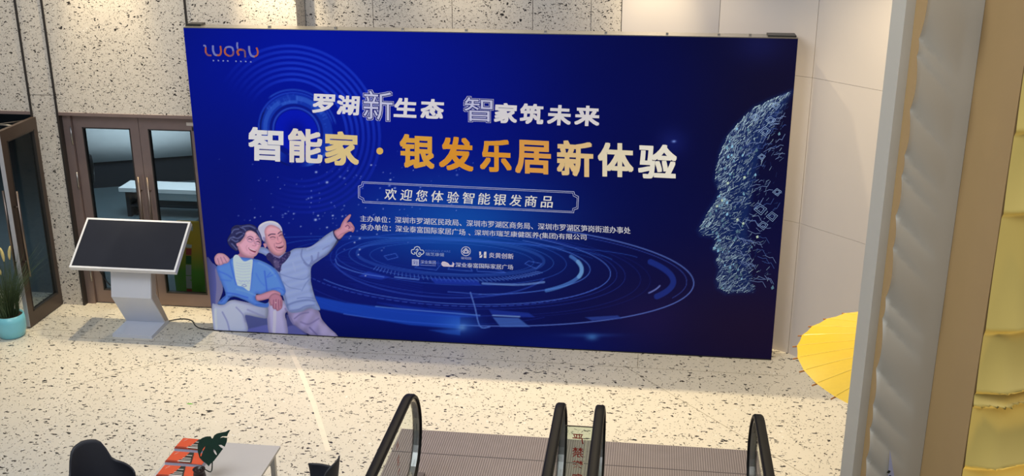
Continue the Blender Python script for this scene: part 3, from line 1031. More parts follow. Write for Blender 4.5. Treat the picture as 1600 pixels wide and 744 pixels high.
# woman: trousers
pc.poly(D5((34, 468), (60, 452), (120, 458), (190, 420), (260, 425), (380, 450), (490, 470), (492, 565), (430, 566), (330, 545), (308, 560), (318, 688), (52, 672)), (172, 182, 220), .6,
        shade=lambda u, v, d: .82 + .03 * np.clip(d, 0, 6) - .004 * np.clip(u - 380, 0, 60))
pc.line(D5((120, 520), (160, 600), (178, 672)), (118, 126, 178), 2.6, .65)
pc.line(D5((235, 480), (290, 540), (312, 600)), (120, 126, 178), 2.4, .65)
pc.line(D5((330, 500), (400, 530), (470, 560)), (128, 132, 182), 3.0, .6)
pc.line(D5((220, 420), (300, 440), (380, 462)), (130, 134, 184), 3, .6)
pc.line(D5((60, 500), (66, 600), (70, 660)), (196, 206, 236), 4, .5)
# blouse and cardigan
pc.poly(D5((70, 150), (90, 122), (150, 100), (215, 60), (245, 60), (375, 75), (440, 90), (520, 130), (570, 175), (610, 250), (645, 340), (620, 385), (560, 350), (500, 350), (440, 372), (402, 372), (402, 418), (470, 445), (500, 440), (495, 480), (400, 470), (300, 420), (200, 392), (140, 455), (80, 448), (120, 400), (145, 370), (110, 270), (85, 210)),
        (84, 130, 228), .6, shade=lambda u, v, d: .80 + .035 * np.clip(d, 0, 6))
pc.poly(D5((208, 72), (245, 42), (300, 98), (372, 84), (362, 200), (350, 340), (290, 310), (240, 290), (222, 200)), (182, 200, 234), .6)
for k, yy in enumerate((110, 130, 152, 175, 200, 225, 250, 275)):
    pc.line(D5((235, yy), (290, yy + 10), (350, yy + 4)), (150, 168, 212), .9, .55)
for k in range(7):
    pc.blob(*D5((262 + 14 * k, 262 + (k % 2) * 6))[0], .8, .7, (120, 140, 190), .8)
pc.line(D5((280, 300), (300, 290), (320, 302), (300, 308), (285, 298)), (96, 110, 160), .9, .8)
for pts, wd, c, op in ((((180, 80), (208, 200), (235, 290)), 2.4, (58, 98, 200), .7), (((378, 85), (366, 220), (352, 340)), 1.6, (56, 96, 196), .7), (((90, 180), (160, 210), (200, 240)), 2.6, (60, 100, 202), .6),
                       (((100, 250), (190, 260)), 2.2, (62, 104, 204), .5), (((150, 360), (230, 370), (330, 400)), 2.6, (56, 94, 196), .7), (((470, 180), (480, 260), (490, 345)), 2.6, (54, 92, 196), .7),
                       (((520, 190), (490, 230), (560, 200)), 2.0, (60, 100, 204), .6), (((400, 200), (430, 260), (470, 300)), 2.2, (66, 108, 208), .5), (((530, 330), (590, 320), (640, 350)), 2.4, (60, 100, 200), .6),
                       (((140, 390), (110, 430)), 3.2, (52, 88, 188), .6), (((240, 330), (320, 350), (395, 380)), 3.0, (110, 154, 240), .5), (((420, 110), (500, 150), (560, 220)), 3.0, (108, 152, 240), .5),
                       (((170, 390), (200, 392)), 3, (46, 82, 180), .6), (((400, 455), (490, 462)), 2, (52, 88, 184), .6)):
    pc.line(D5(*pts), c, wd, op)
# hands
pc.poly(D5((398, 380), (440, 370), (500, 348), (550, 338), (598, 358), (600, 380), (560, 385), (515, 405), (440, 425), (402, 420)), (190, 136, 162), .5, shade=lambda u, v, d: .82 + .06 * np.clip(d, 0, 3))
pc.poly(D5((505, 410), (525, 375), (560, 362), (598, 378), (618, 415), (618, 475), (600, 500), (575, 510), (560, 495), (545, 495), (530, 465), (518, 465)), (178, 124, 152), .5, shade=lambda u, v, d: .80 + .06 * np.clip(d, 0, 3))
for a in (((545, 420), (542, 485)), ((565, 415), (563, 492)), ((586, 418), (588, 490)), ((604, 425), (606, 470))):
    pc.line(D5(*a), (110, 64, 100), 1.1, .75)
pc.line(D5((560, 440), (565, 442)), (220, 210, 220), 1.2, .8)
pc.poly(D5((52, 70), (80, 32), (130, 34), (172, 66), (180, 90), (160, 112), (135, 118), (100, 132), (65, 120)), (196, 148, 172), .5, shade=lambda u, v, d: .82 + .06 * np.clip(d, 0, 3))
for a in (((80, 75), (95, 125)), ((105, 65), (125, 118)), ((130, 60), (155, 105))):
    pc.line(D5(*a), (126, 82, 118), 1.1, .7)
pc.mesh('printed_couple', -.0012, M['ink'], banner, GAIN * 1.12, alpha=True)


# ---- lettering: real glyph outlines laid on the print
def glyphs(body, bold=0.0, shear=0.0):
    cu = bpy.data.curves.new('glyph', 'FONT')
    cu.body = body
    cu.offset = bold
    cu.shear = shear
    cu.resolution_u = 3
    cu.fill_mode = 'FRONT'
    o = bpy.data.objects.new('glyph', cu)
    COL.objects.link(o)
    dg = bpy.context.evaluated_depsgraph_get()
    me = o.evaluated_get(dg).to_mesh()
    v = np.array([q.co[:2] for q in me.vertices])
    f = [list(p.vertices) for p in me.polygons]
    o.evaluated_get(dg).to_mesh_clear()
    bpy.data.objects.remove(o)
    bpy.data.curves.remove(cu)
    return v, f


LY = -.0022


class Lettering:
    def __init__(s):
        s.v = []; s.f = []; s.c = []; s.n = 0

    def add(s, vf, quad, col, dv=(0, 0), y=LY):
        """map the glyph box onto pixel quad TL,TR,BR,BL"""
        v, f = vf
        if len(v) == 0: return
        s.n += 1
        y = y - 1.5e-5 * (s.n % 40)
        lo, hi = v.min(0), v.max(0)
        t = (v - lo) / (hi - lo)
        TL, TR, BR, BL = [np.array(q, float) + dv for q in quad]
        a, b = t[:, 0:1], t[:, 1:2]
        px = (1 - b) * ((1 - a) * BL + a * BR) + b * ((1 - a) * TL + a * TR)
        n0 = len(s.v)
        for p in px:
            q = ony(p[0], p[1])
            s.v.append((q[0], y, q[2]))
        s.f += [[i + n0 for i in p] for p in f]
        s.c += [col] * len(v)

    def px_poly(s, pts, col, y=LY):
        s.n += 1
        y = y - 1.5e-5 * (s.n % 40)
        n0 = len(s.v)
        for p in pts:
            q = ony(p[0], p[1]); s.v.append((q[0], y, q[2]))
        s.f.append(list(range(n0, n0 + len(pts)))); s.c += [col] * len(pts)

    def heavy(s, ch, quad, col, r):
        """heavy face: the glyph laid over itself in a small ring of offsets"""
        g = glyphs(ch)
        s.add(g, quad, col)
        for dx, dy in ((-1, -1), (0, -1), (1, -1), (-1, 0), (1, 0), (-1, 1), (0, 1), (1, 1)):
            s.add(g, quad, col, (r * dx, r * dy))

    def px_line(s, pts, wd, col, y=LY, closed=False):
        pts = [np.array(p, float) for p in pts]
        if closed: pts = pts + [pts[0]]
        for a, b in zip(pts, pts[1:]):
            d = b - a; L_ = np.hypot(*d)
            if L_ < 1e-6: continue
            d /= L_; n = np.array([-d[1], d[0]]) * wd / 2
            e = d * wd * .2
            s.px_poly([a + n - e, b + n + e, b - n + e, a - n - e], col, y)

    def build(s, name, gain=GAIN, label=None):
        me = bpy.data.meshes.new(name)
        me.from_pydata(s.v, [], s.f)
        col = np.clip(lin(np.array(s.c)) * gain, 0, .95)
        at = me.color_attributes.new('ink', 'FLOAT_COLOR', 'POINT')
        at.data.foreach_set('color', np.concatenate([col, np.ones((len(col), 1))], 1).astype(np.float32).ravel())
        o = link(name, me, M['ink'], banner)
        if label: o['label'] = label
        return o


def bq(x0, x1, y0, y1, s=.045, it=0.0):
    w_ = (x1 - x0) * s
    return [(x0 + it, y0), (x1, y0 + w_), (x1 - it, y1), (x0, y1 - w_)]


WHT = (222, 218, 238)
for ch, x0, x1, y0, y1 in (('罗', 487, 524.5, 146, 178), ('湖', 525, 563, 148, 181), ('生', 614.5, 653, 152, 184.5), ('态', 656, 695, 153.7, 186.5),
                           ('家', 771, 810, 160, 193.5), ('筑', 811, 851, 161, 195), ('未', 854, 894, 163, 197), ('来', 896.6, 938.6, 164, 198)):
    L = Lettering()
    L.heavy(ch, bq(x0 + 1.6, x1 - 1.6, y0 + 1.4, y1 - 1.4, .045, 2), WHT, 1.15)
    L.build('headline_character')
for ch, x0, x1, y0, y1 in (('新', 566.5, 615, 140, 190), ('智', 724, 771, 150, 192)):
    L = Lettering()
    for r, c in ((1.9, (186, 188, 228)), (1.25, (8, 20, 120)), (.0, (196, 196, 232))):
        L.heavy(ch, bq(x0 + 1.5, x1 - 1.5, y0 + 1.5, y1 - 1.5), c, r)
    L.build('outlined_character')
for ch, x0, x1, y0, y1, c in (('智', 388, 443, 198, 253, (226, 220, 226)), ('能', 450, 504, 200, 256, (228, 214, 206)), ('家', 507, 561, 204, 260, (228, 198, 140)),
                              ('银', 624.5, 679, 209, 264.5, (226, 162, 66)), ('发', 686, 740, 212.5, 268, (222, 150, 50)), ('乐', 750, 799.5, 216.5, 270, (222, 152, 54)), ('居', 805, 861, 218, 273, (222, 160, 80)),
                              ('新', 870, 927, 218.6, 277, (226, 192, 140)), ('体', 934, 990, 222, 278, (230, 214, 190)), ('验', 997, 1057.5, 224, 281, (230, 222, 216))):
    L = Lettering()
    L.heavy(ch, bq(x0 + 1.7, x1 - 1.7, y0 + 1.7, y1 - 1.7, .05), c, 1.65)
    L.build('title_character')
L = Lettering()
L.px_poly([(593.5 + 5.4 * math.cos(a), 236 + 5.4 * math.sin(a)) for a in np.linspace(0, 2 * PI, 17)[:-1]], (226, 180, 96))
L.build('title_dot')

L3 = Lettering()
FR = (170, 178, 220)


def plaque(o):
    return [(566 + o, 284 + o), (897 - o, 299.5 + o), (898 - o, 304 + o), (904 - o, 307 + o), (903 - o, 326 - o), (897 - o, 328 - o), (896.5 - o, 332.5 - o), (567 + o, 316.6 - o), (566 + o, 312 - o), (560 + o, 309 - o), (560 + o, 291 + o), (565 + o, 289 + o)]


L3.px_line(plaque(0), .9, FR, closed=True)
L3.px_line(plaque(2.2), .7, FR, closed=True)
txt = '欢迎您体验智能银发商品'
for i, ch in enumerate(txt):
    x0 = 600.5 + i * 24.4
    y0 = 294 + i * 1.22
    L = Lettering()
    L.add(glyphs(ch, 0, .12), bq(x0, x0 + 19, y0, y0 + 18.5, .04), (222, 222, 244))
    L.add(glyphs(ch, 0, .12), bq(x0, x0 + 19, y0, y0 + 18.5, .04), (222, 222, 244), (.5, .2))
    L.build('plaque_character')
L3.build('plaque_frame', label='thin notched double outline')['kind'] = 'stuff'

L4 = Lettering()


def textline(body, x0, x1, yt0, yt1, h0, h1, col=(200, 204, 236), bold=.016, L=L4):
    g = glyphs(body)
    qd = [(x0, yt0), (x1, yt1), (x1, yt1 + h1), (x0, yt0 + h0)]
    L.add(g, qd, col)
    if bold:
        for dx, dy in ((.25, .0),):
            L.add(g, qd, col, (dx, dy))


textline('主办单位：', 563, 609.5, 336.5, 338.8, 9.6, 9.6)
textline('深圳市罗湖区民政局、深圳市罗湖区商务局、深圳市罗湖区笋岗街道办事处', 617, 985, 338.4, 355.0, 10, 10.5)
textline('承办单位：', 563, 610.5, 349.6, 351.8, 10, 10)
textline('深业泰富国际家居广场', 618, 727, 352, 358.0, 10, 10)
textline('、', 732, 735, 365, 365, 3, 3)
textline('深圳市瑞芝康健医养(集团)有限公司', 741.5, 916, 358.8, 366.2, 10.2, 10.5)
L4.build('organiser_lettering', label='two lines of small organiser text')['kind'] = 'stuff'

L5 = Lettering()
LC = (196, 206, 240)
cl = T((630, 375), 13.52)
L5.px_line(spline(cl((215, 300), (178, 270), (180, 210), (225, 200), (250, 155), (300, 140), (345, 160), (365, 210), (415, 215), (438, 260), (410, 300), (370, 305)), 4), 1.2, LC)
L5.px_line(spline(cl((270, 215), (300, 190), (315, 215), (285, 260), (290, 320), (335, 350), (375, 320), (365, 270), (335, 275), (330, 300), (350, 310)), 4), 1.2, LC)
L5.px_line(spline(cl((215, 300), (250, 295), (255, 265), (235, 265)), 4), 1.1, LC)
textline('瑞芝康健', 665, 694, 394.2, 395.4, 5.2, 5.4, (150, 170, 225), .0, L5)
textline('RENARD CARE', 664.5, 704, 390.2, 391.4, 3, 3.2, (70, 110, 205), .0, L5)
# square seal
L5.px_poly([(643.8, 405), (654.8, 405.3), (654.6, 415.2), (643.8, 414.8)], (170, 178, 222))
L5.add(glyphs('深业', .0), [(645.2, 406.8), (653.4, 407), (653.4, 413.6), (645.2, 413.2)], (20, 40, 150), y=LY - .0004)
textline('深业集团', 657, 681, 406.2, 407.4, 5.6, 5.8, (160, 172, 225), .0, L5)
L5.px_line([(657, 414.2), (681, 415.2)], .8, (120, 138, 215))
L5.px_line([(684.7, 407.5), (684.7, 416)], .7, (60, 80, 190))
wl = T((630, 375), 13.52)
L5.px_poly(wl((805, 490), (830, 455), (880, 455), (950, 485), (985, 530), (1030, 530), (1045, 500), (1040, 462), (1082, 500), (1065, 568), (850, 560), (815, 535)), (206, 196, 216))
textline('深业泰富国际家居广场', 711.8, 801.5, 410, 413.6, 7.2, 8.0, (190, 196, 230), .012, L5)
textline('炎黄创新', 764, 802.3, 394.4, 396.4, 8.2, 8.6, (196, 196, 226), .012, L5)
hh = T((700, 375), 13.33)
L5.px_poly(hh((650, 240), (690, 242), (690, 300), (655, 330)), (206, 206, 226))
L5.px_poly(hh((755, 242), (800, 244), (800, 300), (745, 330), (745, 290)), (206, 206, 226))
L5.px_poly(hh((655, 345), (715, 300), (715, 340), (700, 370), (655, 370)), (206, 206, 226))
L5.px_poly(hh((745, 335), (800, 305), (800, 375), (745, 372)), (206, 200, 205))
L5.px_line([(728 + 7.1 * math.cos(a), 392.6 + 7.0 * math.sin(a)) for a in np.linspace(0, 2 * PI, 25)], 1.0, (190, 196, 230))
L5.px_line(hh((300, 245), (372, 170), (445, 245)), 1.1, (196, 200, 232))
L5.px_line(hh((320, 270), (372, 200), (430, 270), (320, 272)), 1.5, (196, 196, 226))
textline('福铂园', 720.4, 736.2, 401, 401.8, 4.0, 4.0, (160, 168, 218), .0, L5)
L5.build('logo_row', label='rows of small pale logos and company names')['kind'] = 'stuff'

# town logo, upper left
L6 = Lettering()
lg = T((305, 55), 12.4)
BL_, OR_ = (138, 146, 222), (206, 110, 78)


def stroke(pts, c, wd):
    L6.px_line(spline(lg(*pts), 5), wd, c)


stroke(((165, 200), (195, 205), (205, 250)), BL_, 2.4)
stroke(((205, 240), (205, 320), (225, 360)), OR_, 2.6)
stroke(((215, 350), (250, 385), (310, 392)), (160, 96, 120), 2.8)
stroke(((345, 205), (350, 300), (385, 375), (440, 388)), BL_, 3.2)
stroke(((430, 388), (480, 380), (502, 320), (490, 215)), OR_, 2.8)
stroke(((575, 290), (600, 240), (660, 225), (720, 245), (740, 310)), BL_, 2.8)
stroke(((740, 310), (735, 370), (690, 400), (640, 395)), (150, 100, 140), 2.8)
stroke(((650, 398), (600, 370), (575, 320), (590, 260)), OR_, 2.8)
stroke(((818, 145), (815, 200), (825, 260)), BL_, 2.8)
stroke(((845, 385), (820, 320), (860, 280), (920, 285)), OR_, 3.2)
stroke(((910, 282), (960, 310), (970, 425)), (140, 100, 130), 2.8)
stroke(((1045, 215), (1055, 320), (1090, 395), (1150, 415)), BL_, 3.2)
stroke(((1150, 415), (1200, 385), (1215, 320), (1190, 245)), OR_, 2.6)
for x, y in ((355, 490), (450, 490), (545, 495), (632, 497), (792, 503), (886, 508), (980, 508), (1078, 516)):
    q = lg((x, y))[0]
    L6.px_poly([(q[0] - 1.2, q[1] - 1.1), (q[0] + 1.1, q[1] - .9), (q[0] + 1.3, q[1] + 1.1), (q[0] - .9, q[1] + 1.2)], (150, 160, 232))
L6.build('corner_logo', .85, label='curly orange and lilac town logo')['kind'] = 'stuff'

# wireframe face profile at the right edge
prof = [(1239.6, 141), (1222, 146), (1201, 156), (1177, 168), (1162, 181), (1150, 195), (1140, 206), (1131, 220), (1124.5, 236), (1119, 258), (1116, 280), (1118, 291), (1122.6, 299), (1118.5, 309), (1113, 321), (1104, 333), (1096, 346), (1090, 359.5),
        (1094.5, 368), (1106, 369.5), (1114, 370.6), (1118, 379), (1112, 388.5), (1115, 394), (1121, 398), (1117.5, 404), (1118, 409), (1122.6, 420), (1119, 430), (1118, 440), (1121, 451), (1133, 458.7), (1155, 459), (1177, 456), (1190, 452)]
pr_s = np.array(spline(prof, 4))


def left_edge(v):
    """left-most profile u for a row"""
    m = np.interp(v, [141, 156, 168, 181, 195, 206, 220, 236, 258, 280, 291, 299, 309, 321, 333, 346, 359.5, 368, 371, 379, 388.5, 394, 398, 404, 409, 420, 430, 440, 451, 458],
                  [1239, 1201, 1177, 1162, 1150, 1140, 1131, 1124.5, 1119, 1116, 1118, 1122.6, 1118.5, 1113, 1104, 1096, 1090, 1094.5, 1114, 1118, 1112, 1115, 1121, 1117.5, 1118, 1122.6, 1119, 1118, 1121, 1135])
    return m


L7 = Lettering()


def right_edge(v):
    return 1244.0 - (v - 60) * (1247 - 1205) / 503.0


for k in range(3000):
    v = rs.uniform(143, 458)
    le, re = left_edge(v), right_edge(v) - 1
    if re - le < 3: continue
    t = rs.beta(.9, 2.0)
    u = le + 1.5 + t * (re - le - 3)
    if v > 440 and u > 1185: continue
    dd = (u - le)
    up = v < 300
    ang = math.radians(rs.normal(-52 if up else -38, 18))
    if dd > 55 and rs.rand() < .55: continue
    ln = rs.uniform(2, 9) * (1.3 if dd < 30 else 1.0)
    du, dv_ = math.cos(ang) * ln / 2, math.sin(ang) * ln / 2
    p0 = (u - du, v - dv_); p1 = (u + du, v + dv_)
    if p0[0] < left_edge(p0[1]) or p1[0] < left_edge(p1[1]) or max(p0[0], p1[0]) > re or not (142 < p0[1] < 458.5) or not (142 < p1[1] < 458.5): continue
    f = rs.uniform(.12, 1) ** 1.7 * 1.25 * (1.0 - .45 * min(dd / 90, 1))
    f = min(f, 1); c = np.array((16, 30, 90)) * (1 - f) + np.array((165, 198, 226)) * f
    L7.px_line([p0, p1], rs.uniform(.35, .85), tuple(c), LY - .00002 * (k % 20))
for k in range(90):   # bright shards
    v = rs.uniform(200, 450); u = left_edge(v) + rs.gamma(2.0, 12)
    if u > right_edge(v) - 6 or v > 450: continue
    s_ = rs.uniform(1.2, 3.4)
    L7.px_poly([(u, v), (u + s_, v - s_ * 1.2), (u + s_ * 1.5, v + .3 * s_), (u + .4 * s_, v + s_)], tuple(np.array((105, 150, 190)) * rs.uniform(.6, 1.25)), LY - .0006)
for u, v in ((1137, 286), (1163, 277), (1120, 322), (1152, 343), (1161, 349), (1128, 313), (1183, 370)):
    L7.px_poly([(u - 1.8, v - 1), (u + 1.5, v - 2.2), (u + 2.3, v + 1.2), (u - .8, v + 2.4)], (170, 196, 190), LY - .0008)
for k in range(95):   # circuit traces toward the back of the head
    v = rs.uniform(170, 445); u = rs.uniform(left_edge(v) + 30, right_edge(v) - 8) if right_edge(v) - left_edge(v) > 45 else None
    if u is None: continue
    a = rs.uniform(6, 20); b = rs.uniform(4, 12)
    sg = -1 if v < 330 else 1
    P_ = [(u, v), (u + a * .6, v + sg * b * .5), (u + a, v + sg * b * .4)]
    if rs.rand() < .5: P_.append((P_[-1][0] + 5, P_[-1][1] + sg * 9))
    if max(p[0] for p in P_) > right_edge(v) - 1 or P_[-1][1] > 456: continue
    L7.px_line(P_, .6, (104, 128, 190) if k % 3 else (60, 84, 160), LY - .0005)
for u, v, s_ in ((1195, 205, 9), (1204, 188, 8), (1180, 183, 7), (1188, 327, 10), (1206, 338, 9), (1192, 352, 8), (1214, 300, 7), (1212, 165, 7), (1190, 245, 6)):
    for s2 in (1, .6):
        L7.px_line([(u - s_ * s2, v), (u, v - s_ * s2 * .8), (u + s_ * s2, v - 1), (u + 1, v + s_ * s2 * .9)], .7, (120, 150, 205), LY - .0009, closed=True)
o7 = L7.build('printed_face', label='pale wireframe human profile')
o7['kind'] = 'stuff'

# ================================================================== TOUCH KIOSK
kiosk = thing('touch_screen_kiosk', 'white floor-standing information screen with black tilted display on bent stand', 'kiosk', (-.83, 0, 0))
kx = .232
prof_k = [(-.30, .0), (-.30, .035), (.045, .05), (-.215, .45), (-.13, .90), (.02, .985), (-.085, .46), (.15, .03), (.15, .0)]
bm = bmesh.new()
prism(bm, prof_k, 'x', -kx, kx)
st_ = bm_obj('stand', bm, M['kiosk'], kiosk, bevel=.006)
st_.data.materials.append(M['kiosk_side'])
for s in (-1, 1):
    bm = bmesh.new()
    prism(bm, [(-.05 + .0, .052), (.06, .06), (-.195, .45), (-.11, .89), (.01, .95), (-.095, .46), (.135, .045)][1:], 'x', s * kx, s * (kx + .003))
    bm_obj('side_panel', bm, M['kiosk_side'], kiosk)
box('foot_rubber', -kx + .01, kx - .01, -.29, .14, -.0, .004, M['black'], kiosk)
yl, zl, yh, zh = -.331, .829, .182, 1.234
sl_ = math.hypot(yh - yl, zh - zl)
ang = math.atan2(zh - zl, yh - yl)
scr = bpy.data.objects.new('display', None)
COL.objects.link(scr); scr.parent = kiosk
scr.location = (-.005, yl, zl); scr.rotation_euler = (ang, 0, 0)
hw = .6115
bm = bmesh.new(); add_box(bm, -hw, hw, 0, sl_, -.055, -.004)
bm_obj('display_housing', bm, M['kiosk'], scr, bevel=.006)
bm = bmesh.new()
bz = .022
for a in ((-hw, hw, 0, bz), (-hw, hw, sl_ - bz, sl_), (-hw, -hw + bz, bz, sl_ - bz), (hw - bz, hw, bz, sl_ - bz)):
    add_box(bm, a[0], a[1], a[2], a[3], -.0039, .003)
bm_obj('bezel', bm, M['kiosk'], scr)
box('screen_glass', -hw + bz, hw - bz, bz, sl_ - bz, -.0039, .0, M['screen'], scr)
tube('power_lead', [Vector(p) for p in spline([(-.42, .0, .93), (-.45, -.02, .72), (-.33, -.04, .52), (-.24, -.06, .50), (-.17, -.1, .62), (-.12, -.02, .90)], 6)], .006, M['black'], kiosk, 8)
cbl = tube('floor_cable', [Vector(p) for p in spline([(-.655, .16, .008), (-.50, .262, .008), (-.36, .232, .008), (-.26, .10, .008), (-.17, .03, .008), (-.06, .01, .008), (-.006, .012, .008)], 8)], .006, M['black'])
tag(cbl, 'thin black cable running across the floor from kiosk to banner', 'cable')

# ================================================================== POTTED GRASS
gp = thing('potted_grass', 'artificial fountain grass with pale plumes in a turquoise pot', 'plant', (-2.20, -.40, 0))
bm = bmesh.new()
add_lathe(bm, [(.118, 0), (.135, .012), (.158, .10), (.160, .19), (.150, .262), (.140, .262), (.142, .235)], 40)
bm_obj('pot', bm, M['pot'], gp, smooth=True)
bm = bmesh.new(); add_lathe(bm, [(.138, .236), (.138, .245)], 24); bm_obj('soil', bm, M['soil'], gp)
bm = bmesh.new()
rg = random.Random(5)
for k in range(420):
    a = rg.uniform(0, 2 * PI); r = rg.uniform(0, .11)
    h = rg.uniform(.35, .80); lean = rg.uniform(.04, .46) * (h / .6)
    a2 = a + rg.uniform(-.6, .6)
    bx, by = r * math.cos(a), r * math.sin(a)
    pts = []
    for i in range(5):
        t = i / 4
        pts.append(Vector((bx + lean * t ** 1.8 * math.cos(a2), by + lean * t ** 1.8 * math.sin(a2) * .8, .24 + h * (t - .12 * lean * t ** 3))))
    wv = Vector((-math.sin(a2 + 1), math.cos(a2 + 1), 0)) * .0035
    prev = None
    for i, p in enumerate(pts):
        s = 1 - i / 4.4
        cur = (bm.verts.new(p - wv * s), bm.verts.new(p + wv * s))
        if prev: bm.faces.new((prev[0], prev[1], cur[1], cur[0]))
        prev = cur
gb = bm_obj('grass_blades', bm, M['grass'], gp); gb['kind'] = 'stuff'
for dx, dy, h0, bend in ((-.02, .0, .98, .03), (.03, .02, .90, -.02), (.12, -.01, .94, .03), (.0, -.03, .76, -.12), (-.10, .02, .92, -.05), (-.18, .0, .80, -.1)):
    pts = spline([(dx * .3, dy, .24), (dx * .8, dy, .24 + h0 * .45), (dx, dy, h0)], 4)
    tube('stalk', pts, .003, M['grass'], gp, 6)
    top = [(dx + bend * t * t, dy, h0 - .02 + .17 * t * (1 - .3 * abs(bend) * 8 * t)) for t in np.linspace(0, 1, 7)]
    tube('plume', top, [.006, .013, .016, .017, .016, .012, .004], M['plume'], gp, 8)

# ================================================================== ESCALATORS
XL = (2.95, 4.195)
XR = (4.515, 5.765)
ZR = .915


def rail_path():
    pts = []
    yinc = -4.75
    sl = .577
    for y in (-9.0, -7.5, -6.0, -5.2):
        pts.append((y, ZR + (yinc - y) * sl))
    for t in np.linspace(0, 1, 7):
        y = -5.0 + t * .5
        pts.append((y, ZR + max(0, .5 * sl * (yinc + .25 - y) ** 2 / .5) * 1.0))
    pts.append((-3.8, ZR)); 
    for a in np.linspace(90, -90, 19):
        pts.append((-3.10 + .40 * math.cos(math.radians(a)), .515 + .40 * math.sin(math.radians(a))))
    pts += [(-3.3, .10), (-3.7, .06)]
    return pts


RP = rail_path()


def sweep_rail(sec):
    """sec: closed section (dx, dn) swept along RP in the YZ plane"""
    bm = bmesh.new()
    profs = []
    n = len(RP)
    for i, (y, z) in enumerate(RP):
        a = np.array(RP[max(i - 1, 0)]); b = np.array(RP[min(i + 1, n - 1)])
        d = (b - a) / np.linalg.norm(b - a)
        nn = np.array([-d[1], d[0]])
        profs.append([(dx, y + nn[0] * dn, z + nn[1] * dn) for dx, dn in sec])
    loft(bm, profs)
    return bm


def escalator(x0, x1, label, px0, px1):
    cx = (x0 + x1) / 2
    e = thing('escalator', label, 'escalator', (cx, -3.1, 0), 0, 'pair of escalators below the banner')
    off = Vector((-cx, 3.1, 0))

    def put(o, dx=0):
        o.location = off + Vector((dx, 0, 0))
        return o
    sec = [(-.041, -.012), (-.036, .010), (-.024, .018), (.024, .018), (.036, .010), (.041, -.012), (.030, -.018), (-.030, -.018)]
    sec2 = [(-.022, -.019), (.022, -.019), (.022, -.045), (-.022, -.045)]
    for x in (x0, x1):
        put(bm_obj('handrail', sweep_rail(sec), M['rubber'], e, smooth=True), x)
        put(bm_obj('rail_guide', sweep_rail(sec2), M['steel'], e), x)
        # glass balustrade following the rail
        out = [(y, z) for y, z in RP[:-2]]
        inner = []
        n = len(out)
        for i, (y, z) in enumerate(out):
            a = np.array(out[max(i - 1, 0)]); b = np.array(out[min(i + 1, n - 1)])
            d = (b - a) / np.linalg.norm(b - a)
            inner.append((y + d[1] * .045, z - d[0] * .045))
        low = [(-3.4, .13), (-4.6, .13), (-9.0, 2.45 + .13)]
        bm = bmesh.new()
        prism(bm, inner + low, 'x', x - .005, x + .005)
        put(bm_obj('glass_balustrade', bm, M['glass_clear'], e))
        # skirt deck
        s_ = 1 if x == x0 else -1
        bm = bmesh.new()
        prism(bm, [(-2.72, 0.004), (-2.72, .03), (-2.95, .07), (-4.6, .12), (-9.0, 2.56), (-9.0, 2.1), (-5.0, .004)], 'x', x - .055, x + .055)
        put(bm_obj('skirt_deck', bm, M['plate_gap'], e))
    # landing plates with fine ribs
    py0, py1 = -1.945, -2.42
    for k, (ya, yb, xa, xb) in enumerate(((-2.36, -1.945, px0, px1), (-3.3, -2.365, px0, px1), (-3.72, -3.305, x0 + .06, x1 - .06))):
        put(box('landing_plate', xa, xb, ya, yb, .0005, .004, M['plate_gap'], e))
        bm = bmesh.new()
        nr = int((xb - xa) / .021)
        for i in range(nr):
            x = xa + .004 + i * .021
            add_box(bm, x, x + .012, ya + .004, yb - .004, .004, .0075)
        rb = put(bm_obj('plate_ribs', bm, M['plate'], e)); rb['kind'] = 'stuff'
    put(box('comb_plate', x0 + .06, x1 - .06, -3.90, -3.725, .0005, .012, M['steel'], e))
    # steps rising towards the upper floor
    for i in range(13):
        y1_ = -3.905 - i * .40
        zt = .006 if i < 2 else .006 + (i - 1.5) * .231
        st = put(box('step', x0 + .065, x1 - .065, y1_ - .396, y1_, max(.0, zt - .30) , zt, M['plate'], e))
    return e


escalator(XL[0], XL[1], 'left escalator of the pair, black handrails, below the banner middle', 2.62, 4.352)
escalator(XR[0], XR[1], 'right escalator of the pair, black handrails, nearer the yellow parasol', 4.356, 5.90)

guard = thing('guard_panel', 'clear upright panel with red warning characters between the two escalators', 'panel', (4.355, -3.0, 0))
box('clear_sheet', -.115, .115, -.005, .005, .012, .725, M['acrylic'], guard)
box('foot_clamp', -.08, .08, -.03, .03, .009, .05, M['steel'], guard)
box('edge_strip', -.115, .115, -.0055, .0055, .7252, .731, M['steel_dark'], guard)


def world_text(name, chars, place, size, m, parent, mirror=False):
    vs, fs = [], []
    for i, ch in enumerate(chars):
        v, f = glyphs(ch, .012)
        lo, hi = v.min(0), v.max(0)
        t = (v - lo) / (hi - lo) - .5
        if mirror: t[:, 0] *= -1
        n0 = len(vs)
        for a, b in t:
            vs.append(place(a * size, b * size - i * size * 1.33))
        fs += [[q + n0 for q in p] for p in f]
    me = bpy.data.meshes.new(name)
    me.from_pydata(vs, [], fs)
    return link(name, me, m, parent)


world_text('warning_lettering', '严禁攀爬', lambda a, b: (-.01 + a, -.0062, .615 + b), .092, M['red'], guard, True)
# warning characters on the outer glass of the left escalator
esc_l = [o for o in bpy.data.objects if o.name == 'escalator'][0]
world_text('warning_lettering', '严禁攀爬', lambda a, b: (2.95 - (XL[0] + XL[1]) / 2 - .007, -.30 + a, .66 + b), .09, M['red'], esc_l, True)


